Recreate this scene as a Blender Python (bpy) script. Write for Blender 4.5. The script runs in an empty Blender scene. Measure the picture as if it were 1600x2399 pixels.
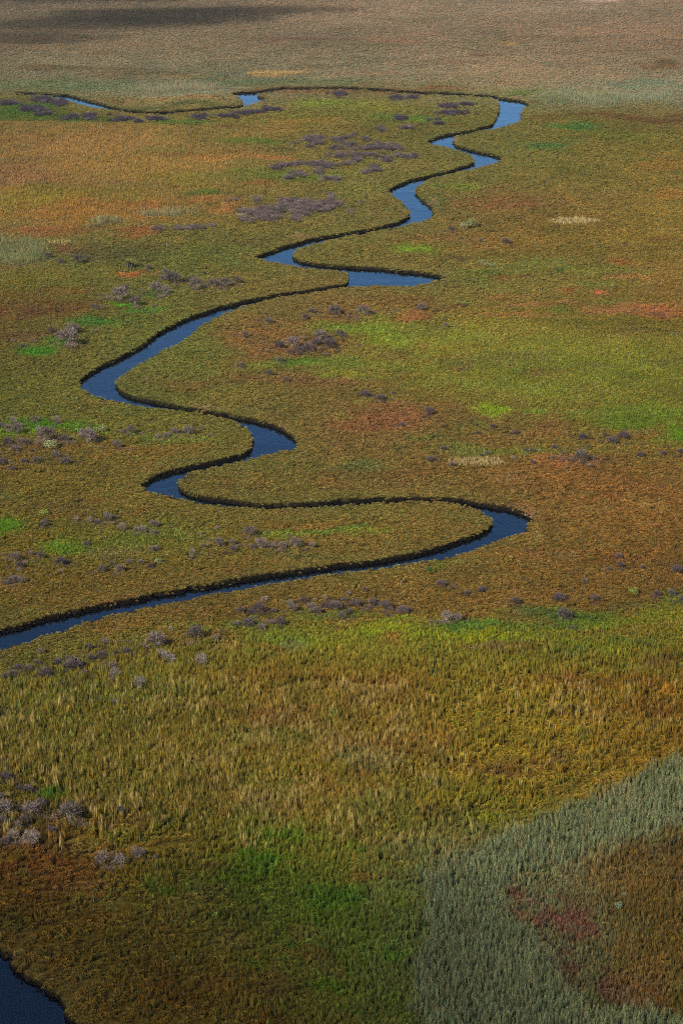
import bpy, math, random
import numpy as np
from mathutils import Vector

C = bpy.context.scene.collection
SC = bpy.context.scene
R = math.radians

# ------------------------------------------------------------------ camera
H, PITCH, VFOV = 85.0, R(22.0), R(30.0)
cam_d = bpy.data.cameras.new('camera')
cam = bpy.data.objects.new('camera', cam_d); C.objects.link(cam)
cam.location = (0, 0, H)
cam.rotation_euler = (R(90) - PITCH, 0, 0)
cam_d.sensor_fit = 'VERTICAL'; cam_d.sensor_height = 24
cam_d.lens = 12 / math.tan(VFOV / 2)
cam_d.clip_start = 1; cam_d.clip_end = 60000
SC.camera = cam

# ------------------------------------------------------------------ sky, sun, exposure
SUN_EL, SUN_AZ = R(38), math.atan2(-0.64, -0.77)      # towards the sun: left of and behind the viewer
sdir = Vector((math.cos(SUN_EL) * math.cos(SUN_AZ), math.cos(SUN_EL) * math.sin(SUN_AZ), math.sin(SUN_EL)))
W = bpy.data.worlds.new('World'); SC.world = W; W.use_nodes = True
nt = W.node_tree
sky = nt.nodes.new('ShaderNodeTexSky'); sky.sky_type = 'NISHITA'; sky.sun_disc = False
sky.sun_elevation = SUN_EL
sky.sun_rotation = math.atan2(sdir.x, sdir.y)
nt.links.new(sky.outputs[0], nt.nodes['Background'].inputs[0])
nt.nodes['Background'].inputs[1].default_value = 0.06
sd = bpy.data.lights.new('sun', 'SUN'); sd.energy = 3.6; sd.angle = R(0.5); sd.color = (1, 0.93, 0.80)
sun = bpy.data.objects.new('sun', sd); C.objects.link(sun)
sun.rotation_euler = (-sdir).to_track_quat('-Z', 'Y').to_euler(); sun.location = sdir * 1500
SC.view_settings.view_transform = 'Standard'; SC.view_settings.look = 'None'
SC.view_settings.exposure = 1.66; SC.view_settings.gamma = 1
SC.cycles.use_denoising = False; SC.cycles.filter_width = .95
SC.cycles.max_bounces = 5; SC.cycles.diffuse_bounces = 2; SC.cycles.glossy_bounces = 2
SC.cycles.transmission_bounces = 2; SC.cycles.volume_bounces = 0; SC.cycles.transparent_max_bounces = 6
SAT = .98
GAIN = 1.22                                            # surveyed look -> albedo

rng = np.random.default_rng(7)
random.seed(7)

# ------------------------------------------------------------------ survey helpers: points of the 1600 x 2399 survey <-> plain
T15 = math.tan(VFOV / 2)
cp, sp = math.cos(PITCH), math.sin(PITCH)
def at(u, v, z=0.0):
    u = np.asarray(u, float); v = np.asarray(v, float)
    xn = (u - 800) / 1199.5 * T15; yn = (1199.5 - v) / 1199.5 * T15
    dy = cp + yn * sp; dz = -sp + yn * cp
    t = (z - H) / dz
    return xn * t, dy * t
def proj(x, y, z=0.0):
    dz = z - H
    f = y * cp - dz * sp; up = y * sp + dz * cp
    return 800 + x / f / T15 * 1199.5, 1199.5 - up / f / T15 * 1199.5
def pxm(v):                                            # metres per survey pixel at row v
    x, y = at(800, v)
    return (float(y) * cp + H * sp) * T15 / 1199.5

def lin(c):
    c = np.asarray(c, float) / 255
    return np.where(c <= .04045, c / 12.92, ((c + .055) / 1.055) ** 2.4)

_tab = rng.random((64, 256, 256)).astype(np.float32)
def vnoise(x, y, s=0):
    xi = np.floor(x).astype(np.int64); yi = np.floor(y).astype(np.int64)
    fx = (x - xi).astype(np.float32); fy = (y - yi).astype(np.float32)
    fx = fx * fx * (3 - 2 * fx); fy = fy * fy * (3 - 2 * fy)
    t = _tab[s % 64]
    a = t[xi & 255, yi & 255]; b = t[(xi + 1) & 255, yi & 255]
    c = t[xi & 255, (yi + 1) & 255]; d = t[(xi + 1) & 255, (yi + 1) & 255]
    return ((a + (b - a) * fx) * (1 - fy) + (c + (d - c) * fx) * fy) * 2 - 1
def fbm(x, y, sc, s=0, o=4):
    r = 0; a = 1; n = 0
    for k in range(o):
        r = r + a * vnoise(x / sc + 17.3 * k + s * 3.7, y / sc - 9.1 * k + s * 5.1, s + k); n += a; a *= .55; sc *= .5
    return r / n
def sstep(a, b, x):
    t = np.clip((x - a) / (b - a), 0, 1); return t * t * (3 - 2 * t)

# ------------------------------------------------------------------ the creek, both banks surveyed
LB = [(1152,222),(1167,232),(1174,242),(1171,258),(1165,270),(1157,285),(1148,293),(1127,297),(1112,302),(1098,305),(1076,308),(1045,314),(1019,321),(1003,329),
(1004,331),(1030,337),(1055,342),(1081,349),(1101,357),(1112,367),(1112,377),(1101,384),(1081,389),(1055,398),(1024,405),(989,413),(963,419),(943,427),(922,436),(911,444),(928,456),(943,469),(956,482),(962,494),(960,504),(948,511),(928,520),(902,526),(877,532),(841,538),(800,545),
(765,551),(730,557),(694,567),(663,576),(638,585),(617,593),(601,599),(622,604),(653,610),(684,616),(714,621),(750,625),(786,628),(812,632),(819,638),(820,646),(818,656),(812,662),(800,665),(760,671),(714,679),(689,681),(658,686),(612,694),(561,705),(520,715),(485,727),(449,738),(418,752),(393,765),(367,780),(350,797),
(327,811),(296,826),(265,841),(240,854),(214,869),(196,882),(189,894),(195,905),(219,918),(255,930),(286,937),(316,943),(357,949),(388,952),(418,955),(459,959),(490,966),(526,973),(556,982),(582,996),(594,1009),(598,1024),(594,1040),(587,1050),(566,1060),(536,1068),(500,1078),(459,1085),(434,1091),(408,1096),(378,1106),(352,1119),(333,1132),
(352,1143),(388,1152),(423,1160),(444,1165),(485,1171),(531,1178),(587,1182),(622,1184),(663,1183),(714,1182),(755,1179),(800,1174),(851,1173),(887,1168),(922,1170),(958,1166),(1035,1168),(1076,1172),(1106,1179),(1127,1188),(1139,1200),(1147,1204),(1156,1212),(1155,1223),(1147,1233),(1127,1243),(1101,1254),(1065,1265),(1030,1277),(994,1287),(953,1296),(902,1305),(851,1312),(800,1317),
(765,1322),(714,1329),(663,1337),(612,1344),(561,1352),(510,1361),(459,1371),(408,1380),(357,1388),(306,1400),(255,1409),(204,1420),(153,1432),(102,1443),(51,1460),(0,1470),(-90,1490),(-200,1500)]
RB = [(1157,222),(1178,229),(1208,232),(1229,237),(1237,242),(1223,250),(1217,265),(1216,278),(1208,283),(1167,295),(1152,298),(1127,300),(1112,305),(1098,308),(1078,311),(1065,315),(1058,327),(1065,337),(1086,344),(1116,352),(1142,357),(1162,362),(1172,367),(1167,374),(1147,380),(1121,387),(1096,393),(1065,399),
(1055,402),(1030,408),(1004,415),(984,426),(971,438),(971,448),(981,459),(996,471),(1009,484),(1013,497),(1007,505),(979,515),(943,524),(902,532),(851,541),(800,550),(765,558),(735,566),(709,574),(689,583),(683,594),(686,602),(704,609),(735,614),(765,618),(800,621),
(841,623),(882,625),(922,629),(958,633),(994,636),(1019,641),(1042,646),(1019,651),(1004,658),(979,661),(963,665),(928,664),(877,664),(822,665),(800,668),(760,674),(714,682),(689,685),(658,690),(622,697),(587,707),(551,717),(526,728),(500,739),(474,755),(454,770),(439,783),(416,800),
(383,813),(352,831),(327,846),(301,860),(281,874),(270,884),(270,897),(278,910),(296,921),(327,929),(357,937),(398,944),(439,952),(480,958),(515,964),(551,971),(592,979),(628,988),(658,999),(679,1012),(691,1027),(696,1036),(689,1043),(653,1051),(617,1059),(582,1068),(551,1076),(510,1085),(474,1092),(449,1098),(434,1106),(418,1119),(412,1129),(418,1139),(434,1149),(459,1156),(490,1162),(531,1167),(587,1176),(622,1178),(663,1177),(714,1176),(755,1173),(800,1167),
(831,1166),(851,1167),(887,1162),(922,1164),(958,1161),(994,1163),(1035,1163),(1076,1166),(1106,1171),(1147,1179),(1188,1185),(1218,1193),(1236,1202),(1244,1210),(1231,1222),(1229,1237),(1203,1246),(1167,1256),(1132,1271),(1101,1284),(1065,1293),(1030,1301),(994,1306),(953,1312),(902,1321),(851,1328),(800,1334),
(765,1338),(714,1346),(663,1356),(612,1362),(561,1374),(510,1381),(480,1386),(449,1396),(408,1402),(357,1411),(306,1423),(265,1430),(230,1440),(194,1450),(173,1460),(148,1470),(102,1478),(77,1493),(36,1496),(15,1509),(0,1512),(-90,1536),(-200,1550)]
FAR_POLY = [(40,214),(105,217),(122,218),(158,220),(191,229),(230,239),(281,253),(306,257),(357,260),(408,259),(459,254),(510,250),(561,246),(574,243),(570,232),(561,223),(543,217),(561,213),(594,213),(663,203),(800,202),(876,206),(978,213),(1055,216),(1153,222),(1160,224.5),(1055,218.4),(978,215.4),(876,208.4),(800,204.4),(663,205.4),(600,216),(602,223),(621,229),(571,245),(561,248),(510,252.3),(459,256.4),(408,261.3),(357,262.3),(306,259.4),(281,255.4),(250,251),(224,248),(194,241),(153,229),(122,221),(105,219.5),(40,216)]
NEAR_POLY = [(-260,2140),(-60,2195),(0,2217),(23,2224),(31,2245),(61,2265),(92,2286),(112,2301),(138,2316),(152,2332),(152,2352),(158,2367),(168,2383),(194,2400),(215,2440),(225,2560),(-400,2560),(-400,2140)]
def to_world(poly, z=0.33):
    a = np.array(poly, float); x, y = at(a[:, 0], a[:, 1], z); return np.stack([x, y], 1)
POLYS = [to_world(LB + RB[::-1]), to_world(FAR_POLY), to_world(NEAR_POLY)]
def sdf_poly(px, py, poly):
    """signed distance, negative inside"""
    d2 = np.full(px.shape, 1e9, np.float32); ins = np.zeros(px.shape, bool)
    n = len(poly)
    for i in range(n):
        ax, ay = poly[i]; bx, by = poly[(i + 1) % n]
        ex, ey = bx - ax, by - ay
        wx = px - ax; wy = py - ay
        t = np.clip((wx * ex + wy * ey) / (ex * ex + ey * ey + 1e-9), 0, 1)
        dx = wx - ex * t; dy = wy - ey * t
        np.minimum(d2, dx * dx + dy * dy, out=d2)
        if ay != by:
            c = ((ay > py) != (by > py)) & (px < ex * (py - ay) / (by - ay) + ax)
            ins ^= c
    d = np.sqrt(d2)
    return np.where(ins, -d, d)

# ------------------------------------------------------------------ the plain: one fan-shaped sheet, fine where the marsh is, reaching the horizon
NR, NC = 1150, 820
vv = np.linspace(2560, -130, NR)
_, yfine = at(np.full(NR, 800.), vv)
ynear = np.linspace(-150, yfine[0] - 1.2, 26)
yfar = np.geomspace(yfine[-1] * 1.02, 24000, 46)
yrow = np.concatenate([ynear, yfine, yfar]).astype(np.float32)
tfine = np.linspace(-.27, .27, NC)
tside = np.tan(np.linspace(math.atan(.275), R(68), 36))
tcol = np.concatenate([-tside[::-1], tfine, tside]).astype(np.float32)
YY = np.repeat(yrow[:, None], len(tcol), 1)
# columns fan out with distance (and keep a width of their own near the viewer's feet)
XX = tcol[None, :] * np.maximum(YY, 95.0)
i0, i1 = len(ynear), len(ynear) + NR
j0, j1 = len(tside), len(tside) + NC
FX, FY = XX[i0:i1, j0:j1], YY[i0:i1, j0:j1]

def signed(px, py):
    wx = px + .35 * vnoise(px / 3.5, py / 3.5, 48) + .34 * vnoise(px / 1.1, py / 1.1, 40) + .2 * vnoise(px / .35, py / .35, 41)
    wy = py + .35 * vnoise(px / 3.5, py / 3.5, 49) + .34 * vnoise(px / 1.1, py / 1.1, 42) + .2 * vnoise(px / .35, py / .35, 43)
    return np.minimum.reduce([sdf_poly(wx, wy, p.astype(np.float32)) for p in POLYS])
SDF = signed(FX, FY)
# narrow reaches: keep the surveyed line open at least a hand's width on either side
U0, V0 = proj(FX, FY, .33)
for poly, gr in ((LB + RB[::-1], .45), (FAR_POLY, .5)):
    vr = [p[1] for p in poly]; rows = np.nonzero((V0[:, 0] > min(vr) - 30) & (V0[:, 0] < max(vr) + 30))[0]; a, b = rows[0], rows[-1] + 1
    dpx = sdf_poly(U0[a:b], V0[a:b], np.array(poly, float)) - gr + .5 * vnoise(FX[a:b] / .8, FY[a:b] / 1.6, 44)
    ppm = ((FY[a:b] * cp + H * sp) * T15 / 1199.5)
    SDF[a:b] = np.minimum(SDF[a:b], dpx * ppm)

# ------------------------------------------------------------------ vegetation survey: colours by zone
GV = [0,100,180,215,270,340,420,500,580,660,740,820,900,1000,1100,1200,1320,1420,1500,1600,1700,1800,1900,2000,2100,2200,2400]
GU = [0, 400, 800, 1200, 1600]
GC = [
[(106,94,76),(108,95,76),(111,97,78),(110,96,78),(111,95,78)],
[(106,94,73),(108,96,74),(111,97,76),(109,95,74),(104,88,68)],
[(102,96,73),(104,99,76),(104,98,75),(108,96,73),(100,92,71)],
[(92,88,60),(96,96,74),(92,80,54),(96,92,64),(92,94,76)],
[(106,92,48),(106,92,46),(92,90,40),(92,84,40),(90,78,40)],
[(116,95,52),(115,96,50),(98,88,46),(88,86,40),(98,86,36)],
[(112,89,50),(108,92,44),(92,86,42),(92,84,40),(94,82,36)],
[(112,92,46),(108,90,46),(92,86,44),(98,80,40),(100,86,36)],
[(98,92,54),(86,86,38),(90,84,38),(98,82,38),(98,84,34)],
[(92,86,36),(86,86,40),(96,80,40),(94,88,40),(100,80,38)],
[(90,76,36),(84,84,38),(100,80,42),(98,88,36),(94,78,32)],
[(86,78,36),(84,86,38),(98,80,42),(104,98,38),(98,92,34)],
[(82,82,34),(88,86,36),(98,84,40),(96,92,36),(94,92,32)],
[(84,84,36),(88,86,34),(98,78,42),(94,79,38),(90,84,32)],
[(94,80,34),(90,82,34),(92,80,38),(98,77,36),(96,74,34)],
[(88,82,32),(94,82,34),(94,84,36),(99,77,35),(95,72,32)],
[(90,78,30),(94,80,32),(96,80,34),(98,77,34),(92,70,32)],
[(88,74,28),(92,72,30),(94,76,32),(92,72,34),(84,66,28)],
[(80,70,28),(84,78,30),(92,92,28),(88,86,28),(90,82,24)],
[(86,82,30),(90,84,28),(94,80,26),(96,86,26),(88,72,22)],
[(88,82,28),(90,80,28),(94,78,28),(98,86,24),(90,70,22)],
[(82,74,26),(88,80,28),(94,84,26),(96,82,24),(86,70,22)],
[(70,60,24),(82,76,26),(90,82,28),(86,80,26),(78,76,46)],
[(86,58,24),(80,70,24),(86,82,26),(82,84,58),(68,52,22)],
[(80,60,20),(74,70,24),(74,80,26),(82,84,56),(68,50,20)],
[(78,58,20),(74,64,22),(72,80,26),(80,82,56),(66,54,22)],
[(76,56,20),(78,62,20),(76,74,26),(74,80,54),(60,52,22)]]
GG = [[.6]*5,[.6]*5,[.6]*5,[.4,.6,.3,.5,.7],[.9,.8,.3,.3,.4],[1,.9,.3,.2,.4],[1,.9,.2,.1,.4],[1,.9,.1,.1,.4],[.7,.2,.1,.1,.5],
[.7,.3,.1,.4,.6],[.5,.2,.1,.6,.8],[.2,.1,.3,.9,.9],[.1,.1,.4,.9,.9],[.2,.1,.1,.2,.6],[0,0,.1,.1,.1],[.2,.3,.2,0,0],[.1,0,0,0,0],[0,0,0,0,.1],
[.1,.3,.9,.6,.7],[.6,.9,1,.3,.6],[.9,1,.8,.12,.5],[.5,.9,1,.10,.3],[.2,.6,.9,.15,.5],[0,.2,.6,.5,.7],[0,.3,.6,.6,.8],[0,.2,.6,.6,.8],[0,.1,.5,.5,.8]]
# patches: (u, v, half width, half height, colour, strength, grass share or None)
OLIVE=(84,86,38); RUST=(106,76,40); BROWN=(84,58,38); BRIGHT=(74,100,24); LIME=(106,112,24); DEEP=(46,76,26); GOLD=(128,98,46); STRAW=(150,134,92); REED=(85,90,62); RED=(118,66,44); GREYG=(88,96,74); DARK=(70,58,42)
P = [
# broad sweeps of fresh green
(1250,860,380,80,(102,106,34),.5,None),(980,790,170,45,(106,114,32),.5,None),(1380,1470,270,60,(90,98,26),.45,None),(620,2060,280,120,(68,92,20),.45,None),(820,2210,200,90,(68,90,20),.45,None),(420,800,160,70,(88,94,38),.4,None),(780,1500,300,40,(100,106,26),.4,None),(300,1280,300,50,(88,96,34),.35,None),
# beyond the creek
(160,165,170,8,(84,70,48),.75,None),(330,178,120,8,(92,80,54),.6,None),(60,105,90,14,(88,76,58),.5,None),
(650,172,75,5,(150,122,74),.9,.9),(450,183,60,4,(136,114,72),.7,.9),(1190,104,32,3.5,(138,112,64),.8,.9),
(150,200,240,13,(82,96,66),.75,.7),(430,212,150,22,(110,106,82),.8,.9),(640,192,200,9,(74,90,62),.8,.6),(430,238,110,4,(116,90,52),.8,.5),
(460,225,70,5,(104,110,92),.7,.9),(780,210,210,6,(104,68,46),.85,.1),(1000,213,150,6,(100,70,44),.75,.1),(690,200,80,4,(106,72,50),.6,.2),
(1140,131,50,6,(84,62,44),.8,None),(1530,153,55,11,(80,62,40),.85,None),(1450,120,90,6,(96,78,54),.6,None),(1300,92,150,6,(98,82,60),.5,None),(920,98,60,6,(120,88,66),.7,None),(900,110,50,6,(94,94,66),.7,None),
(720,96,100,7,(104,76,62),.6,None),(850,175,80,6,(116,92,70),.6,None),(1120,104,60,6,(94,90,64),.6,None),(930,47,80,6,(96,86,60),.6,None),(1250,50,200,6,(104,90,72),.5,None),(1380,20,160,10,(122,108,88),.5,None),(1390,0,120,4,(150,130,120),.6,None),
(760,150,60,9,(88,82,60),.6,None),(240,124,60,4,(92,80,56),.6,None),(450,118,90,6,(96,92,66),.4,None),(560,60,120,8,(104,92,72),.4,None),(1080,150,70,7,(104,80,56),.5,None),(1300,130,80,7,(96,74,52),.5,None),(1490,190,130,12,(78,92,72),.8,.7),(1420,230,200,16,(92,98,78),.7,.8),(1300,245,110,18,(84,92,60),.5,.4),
(1480,272,190,8,(84,60,38),.75,.2),(1330,297,50,7,(52,92,40),.8,.6),(1270,340,70,12,(50,88,42),.75,.5),(1420,320,120,20,(92,94,36),.6,.4),(1240,222,40,9,(68,84,36),.8,.3),(1340,400,120,20,(92,84,38),.5,.3),
(1560,385,70,12,(112,82,36),.5,.4),
# between the far creek and the middle reaches, left
(60,255,120,20,(62,84,32),1.1,.5),(150,278,170,9,(62,84,32),1,.4),(400,282,110,8,(68,86,34),1,.4),(420,252,180,5,(70,74,42),1,.2),(100,232,90,8,(78,72,42),.9,.2),(300,265,180,7,(92,84,38),.7,.1),(520,266,110,9,(84,80,40),.6,.1),
(760,245,90,14,(100,112,34),.7,.6),(900,250,90,12,(108,104,36),.7,.6),(960,280,90,14,(74,98,36),.75,.5),(720,285,100,14,(122,96,44),.6,.8),(610,330,80,9,(74,96,32),.8,.6),(610,300,120,12,(124,98,48),.6,.9),
(150,330,240,40,(126,94,52),.5,1),(60,410,110,50,(112,82,54),.6,1),(330,390,220,30,(126,98,48),.5,1),(560,370,110,12,(130,96,50),.6,.9),(650,372,70,8,(134,94,50),.8,.6),
(60,475,90,18,(104,100,34),.75,.9),(200,460,200,14,(110,98,38),.5,.9),(120,450,130,8,(96,92,32),.5,.9),(420,420,70,22,(104,100,38),.5,.9),(620,420,130,18,(72,88,34),.7,.3),(760,410,110,14,(84,92,36),.6,.3),(460,455,50,9,(66,88,34),.75,.3),
(250,500,230,28,(128,92,44),.7,.9),(420,475,120,10,(128,86,46),.75,.8),(530,500,50,16,(134,90,48),.7,.7),(120,535,140,14,(126,82,46),.7,.8),(340,548,60,7,(126,76,44),.7,.5),
(390,497,75,13,(106,108,78),.85,1),(250,522,42,10,(106,108,76),.8,1),
(600,435,40,6,(112,72,42),.7,.2),(830,455,60,16,(94,94,44),.6,.1),
(175,582,75,12,(92,62,40),.75,.1),(330,590,160,22,(74,72,40),.7,.1),(290,630,38,5,(158,90,56),.95,0),(340,634,50,4,(120,88,50),.8,.1),(480,600,130,26,(78,86,38),.6,.05),(520,560,180,14,(88,84,42),.5,.05),
(150,640,150,25,(96,90,36),.5,.9),(120,720,110,24,(92,66,36),.7,.6),(60,690,70,14,(96,72,34),.6,.6),(110,730,70,10,(82,56,36),.7,.4),(20,725,30,9,(92,52,38),.7,.3),(290,715,36,8,(66,112,22),.9,.6),(250,760,80,16,(50,94,32),.9,.5),(330,738,60,9,(56,98,34),.85,.5),(80,825,55,14,(52,104,24),.9,.6),(120,805,50,10,(54,96,26),.8,.6),(60,790,70,20,(84,62,42),.6,.1),(350,690,30,9,(62,92,34),.7,.3),
(420,645,60,9,(80,96,36),.6,.1),(170,675,60,10,(106,76,40),.6,.5),(330,780,130,34,(90,92,38),.5,.05),
# right of the middle reaches
(1180,480,120,18,(104,74,44),.8,.1),(1340,520,0.1,0.1,STRAW,0,.1),(960,583,62,13,(92,118,28),.9,.9),(1060,570,60,8,(74,90,36),.6,.3),(1000,470,36,20,(74,84,40),.7,.05),(1080,437,60,9,(94,104,34),.6,.5),(1150,445,50,7,(98,76,48),.5,.2),
(1050,560,140,20,(104,78,42),.55,.05),(1220,560,130,14,(110,88,36),.5,.5),(1450,560,160,14,(110,90,34),.5,.8),(1440,583,180,10,(88,74,30),.5,.6),(1250,620,150,20,(92,96,44),.7,.7),(1400,640,140,14,(88,94,40),.6,.6),(1130,640,110,16,(78,88,36),.7,.05),(1200,650,60,6,(108,74,42),.7,.1),(1460,615,40,8,(118,78,38),.7,.3),(1480,654,60,6,(124,92,52),.7,.4),
(1560,460,60,10,(116,80,36),.5,.4),(1540,500,90,10,(108,96,34),.5,.8),
(1340,682,40,6,(110,66,40),.7,.3),(1400,690,32,4,(142,86,54),.85,.3),(1330,706,30,6,(126,82,54),.7,.3),(1490,722,120,14,(124,84,52),.75,.4),(1570,735,60,14,(126,76,48),.7,.3),(1430,735,90,8,(124,84,54),.7,.4),(1240,712,80,8,(122,86,52),.7,.4),(1200,745,90,7,(118,88,50),.6,.5),(1080,722,32,5,(72,54,38),.9,.2),(1300,725,40,12,(82,96,32),.7,.7),(1430,712,50,8,(80,94,40),.7,.6),(1430,758,220,9,(76,74,28),.7,.6),(1060,710,60,10,(92,98,46),.7,.6),(1400,670,90,9,(94,98,42),.6,.7),
(990,748,44,12,(122,76,48),.75,.1),(960,712,120,18,(104,76,38),.6,.05),
(620,820,110,50,(112,78,48),.65,.05),(560,790,80,40,(104,76,42),.5,.05),(640,760,90,20,(106,80,44),.5,.05),(560,900,70,14,(112,82,46),.5,.05),(760,905,170,16,(104,74,48),.6,.05),
(860,770,90,26,(100,116,36),.8,.9),(780,760,60,12,(82,104,34),.7,.7),(900,800,70,16,(106,118,30),.75,.9),(800,860,170,22,(92,104,36),.75,.9),(690,860,60,12,(74,104,34),.7,.8),(850,890,120,10,(108,112,32),.7,.9),(620,868,50,10,(100,106,40),.6,.7),(1100,800,190,14,(100,104,40),.5,.9),(1030,838,80,8,(106,82,38),.5,.6),(1090,865,40,7,(104,72,42),.6,.3),(1300,870,60,10,(98,66,40),.6,.4),(1180,845,130,14,(92,86,46),.5,.5),(1420,860,170,16,(104,108,34),.5,.9),(1200,905,200,14,(98,104,38),.6,.9),(900,1000,0.1,0.1,RUST,0,None),
(1170,952,60,18,(110,128,18),.9,.9),(1260,960,50,12,(84,108,26),.8,.9),(1500,970,150,26,(74,98,24),.7,.9),(1590,1010,50,30,(70,104,18),.8,.9),(1380,960,120,10,(92,94,36),.5,.8),(960,962,130,22,(104,72,46),.7,.05),(880,985,120,22,(108,70,46),.6,.05),(1100,985,100,14,(94,80,42),.6,.1),(1010,1028,60,12,(76,82,34),.7,.05),(1300,990,60,8,(96,66,42),.5,.1),(1520,1010,60,12,(100,68,38),.5,.1),
(1010,1050,150,8,(78,74,32),.6,.05),(1080,1060,90,18,(92,98,42),.8,.9),(1240,1058,110,18,(88,96,36),.8,.9),(1120,1085,80,10,(158,138,92),0,.9),(1330,1085,80,16,(124,82,50),.55,.05),(1430,1055,60,14,(92,88,34),.5,.2),(860,1100,70,20,(78,90,48),.7,.3),(1080,1100,200,20,(96,74,32),.4,.05),(930,1120,160,20,(90,66,38),.5,.05),(1400,1150,220,60,(100,66,34),.4,.02),(1230,1190,40,14,(122,82,58),.6,.02),(1350,1290,200,14,(104,66,32),.5,.02),
(1060,328,12,10,(150,112,90),.9,0),(1237,1207,14,9,(140,106,82),.9,0),(700,562,30,4,(128,100,72),.7,0),(470,955,70,4,(116,98,68),.7,0),(640,985,40,6,(116,96,72),.7,0),(1225,234,16,5,(130,100,82),.8,0),(1000,470,14,16,(120,96,74),.7,0),(580,1052,14,8,(112,96,76),.8,0),(1010,640,30,6,(112,98,74),.8,0),(270,1412,90,8,(116,78,44),.6,0),(520,1352,60,6,(116,78,46),.6,0),  # cream ellipses paint the sunlit bank edges into the ground colour
# left of the middle reaches
(90,1005,110,12,(62,104,20),.85,.9),(200,1012,70,13,(72,102,28),.8,.8),(30,1022,60,7,(84,112,22),.7,.9),(400,1024,110,12,(94,104,44),.7,.6),(480,1035,60,10,(92,102,36),.5,.4),(280,1058,180,14,(104,78,34),.6,.02),(420,1048,70,10,(108,80,34),.5,.02),(540,1000,50,40,(82,84,34),.5,.02),(60,1060,90,20,(92,72,40),.5,.02),(480,880,0.1,.1,RUST,0,None),
(330,890,90,60,(80,82,36),.5,.02),(560,960,60,14,(78,78,36),.5,.02),(500,905,120,16,(80,78,40),.4,.02),(480,1110,90,26,(88,76,36),.5,.02),(640,1090,110,14,(82,84,38),.5,.05),(560,1140,120,16,(96,72,38),.4,.02),
(20,1240,60,22,(66,106,18),.9,.9),(160,1288,70,18,(76,106,24),.85,.9),(90,1265,60,16,(100,82,32),.6,.5),(250,1290,100,22,(88,94,34),.8,.9),(330,1275,90,20,(84,92,34),.7,.8),(430,1260,110,20,(86,94,36),.6,.7),(140,1195,110,24,(86,72,40),.5,.02),(50,1170,50,10,(82,90,46),.6,.5),(660,1245,70,12,(90,104,32),.8,.8),(790,1240,90,9,(70,96,30),.8,.7),(730,1215,110,8,(110,78,34),.6,.1),(900,1205,140,10,(92,88,38),.4,.05),(860,1250,60,9,(88,102,30),.6,.4),(1100,1220,60,20,(78,80,36),.5,.02),(1080,1240,40,12,(112,80,42),.5,.02),(130,1380,160,40,(98,76,30),.4,.02),(640,1310,130,10,(76,80,40),.5,.02),(200,1350,150,16,(100,80,32),.4,.02),
# below the long reach
(240,1470,130,26,(102,66,30),.5,.02),(430,1430,130,30,(100,70,30),.5,.02),(650,1390,160,18,(96,74,34),.4,.02),(60,1540,70,26,(72,70,30),.5,.02),(200,1465,30,10,(82,86,36),.6,.3),(560,1460,50,10,(64,88,34),.7,.6),(470,1475,30,10,(66,92,34),.7,.5),(620,1475,70,12,(78,94,28),.7,.8),(760,1450,90,12,(70,92,32),.7,.7),
(660,1500,100,16,(86,104,26),.7,.9),(900,1490,150,18,(100,110,20),.85,1),(1110,1470,110,14,(62,98,34),.8,.9),(1120,1498,90,16,(108,114,18),.85,1),(920,1460,40,9,(98,112,24),.7,.8),(560,1520,60,18,(108,92,32),.7,.8),(590,1540,50,7,(80,106,26),.8,.8),(680,1518,40,14,(84,90,58),.6,.9),(760,1520,60,12,(104,106,22),.7,1),(910,1512,40,14,(106,76,36),.6,.5),
(1050,1330,60,12,(88,84,34),.6,.05),(1020,1345,20,8,(92,100,34),.7,.2),(1180,1350,60,16,(90,80,32),.5,.02),(1300,1445,110,24,(52,84,28),.75,.6),(1400,1430,80,20,(60,86,28),.7,.6),(1280,1430,110,16,(66,80,36),.6,.3),(1230,1450,60,14,(98,76,38),.6,.4),(1420,1450,100,14,(84,98,24),.7,.9),(1520,1440,90,22,(96,98,24),.7,.9),(1500,1470,100,14,(104,88,32),.6,.8),(1580,1400,40,18,(70,86,24),.7,.5),(1400,1500,140,16,(94,96,24),.6,.8),(1330,1520,80,16,(82,86,36),.7,.6),(1450,1490,90,12,(78,88,30),.6,.6),(1390,1472,60,9,(112,80,36),.5,.6),(1560,1520,60,18,(82,84,26),.5,.7),(1180,1530,120,18,(100,84,30),.5,.7),(1100,1450,40,7,(96,64,40),.5,.05),
(800,1600,300,20,(104,74,30),.5,.9),(700,1700,180,26,(100,68,32),.4,.9),(620,1650,60,20,(98,76,30),.4,.9),(450,1700,200,24,(86,78,28),.4,.9),(300,1640,200,20,(84,88,32),.5,.9),(640,1740,140,24,(76,88,34),.45,.9),(800,1690,60,14,(84,96,28),.5,.9),(850,1760,120,26,(104,76,40),.45,.9),(980,1730,90,30,(108,80,40),.45,.9),(1180,1790,120,20,(94,66,32),.4,.2),(1250,1770,80,14,(92,68,34),.5,.2),(1120,1660,140,30,(98,86,22),.5,.3),(1060,1610,90,20,(98,92,26),.5,.5),(1430,1590,160,28,(86,58,22),.6,.4),(1540,1650,120,24,(88,58,20),.6,.5),(1400,1660,110,20,(96,78,28),.5,.6),(1560,1610,30,8,(140,96,24),.6,.5),(1200,1710,140,34,(102,88,22),.5,.2),(1130,1860,120,18,(100,96,18),.5,.3),(1130,1920,60,12,(92,100,18),.7,.5),(1080,1895,90,10,(78,70,34),.5,.2),(1150,1880,110,14,(92,88,26),.5,.2),(1260,1850,100,14,(104,88,24),.5,.3),
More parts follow.
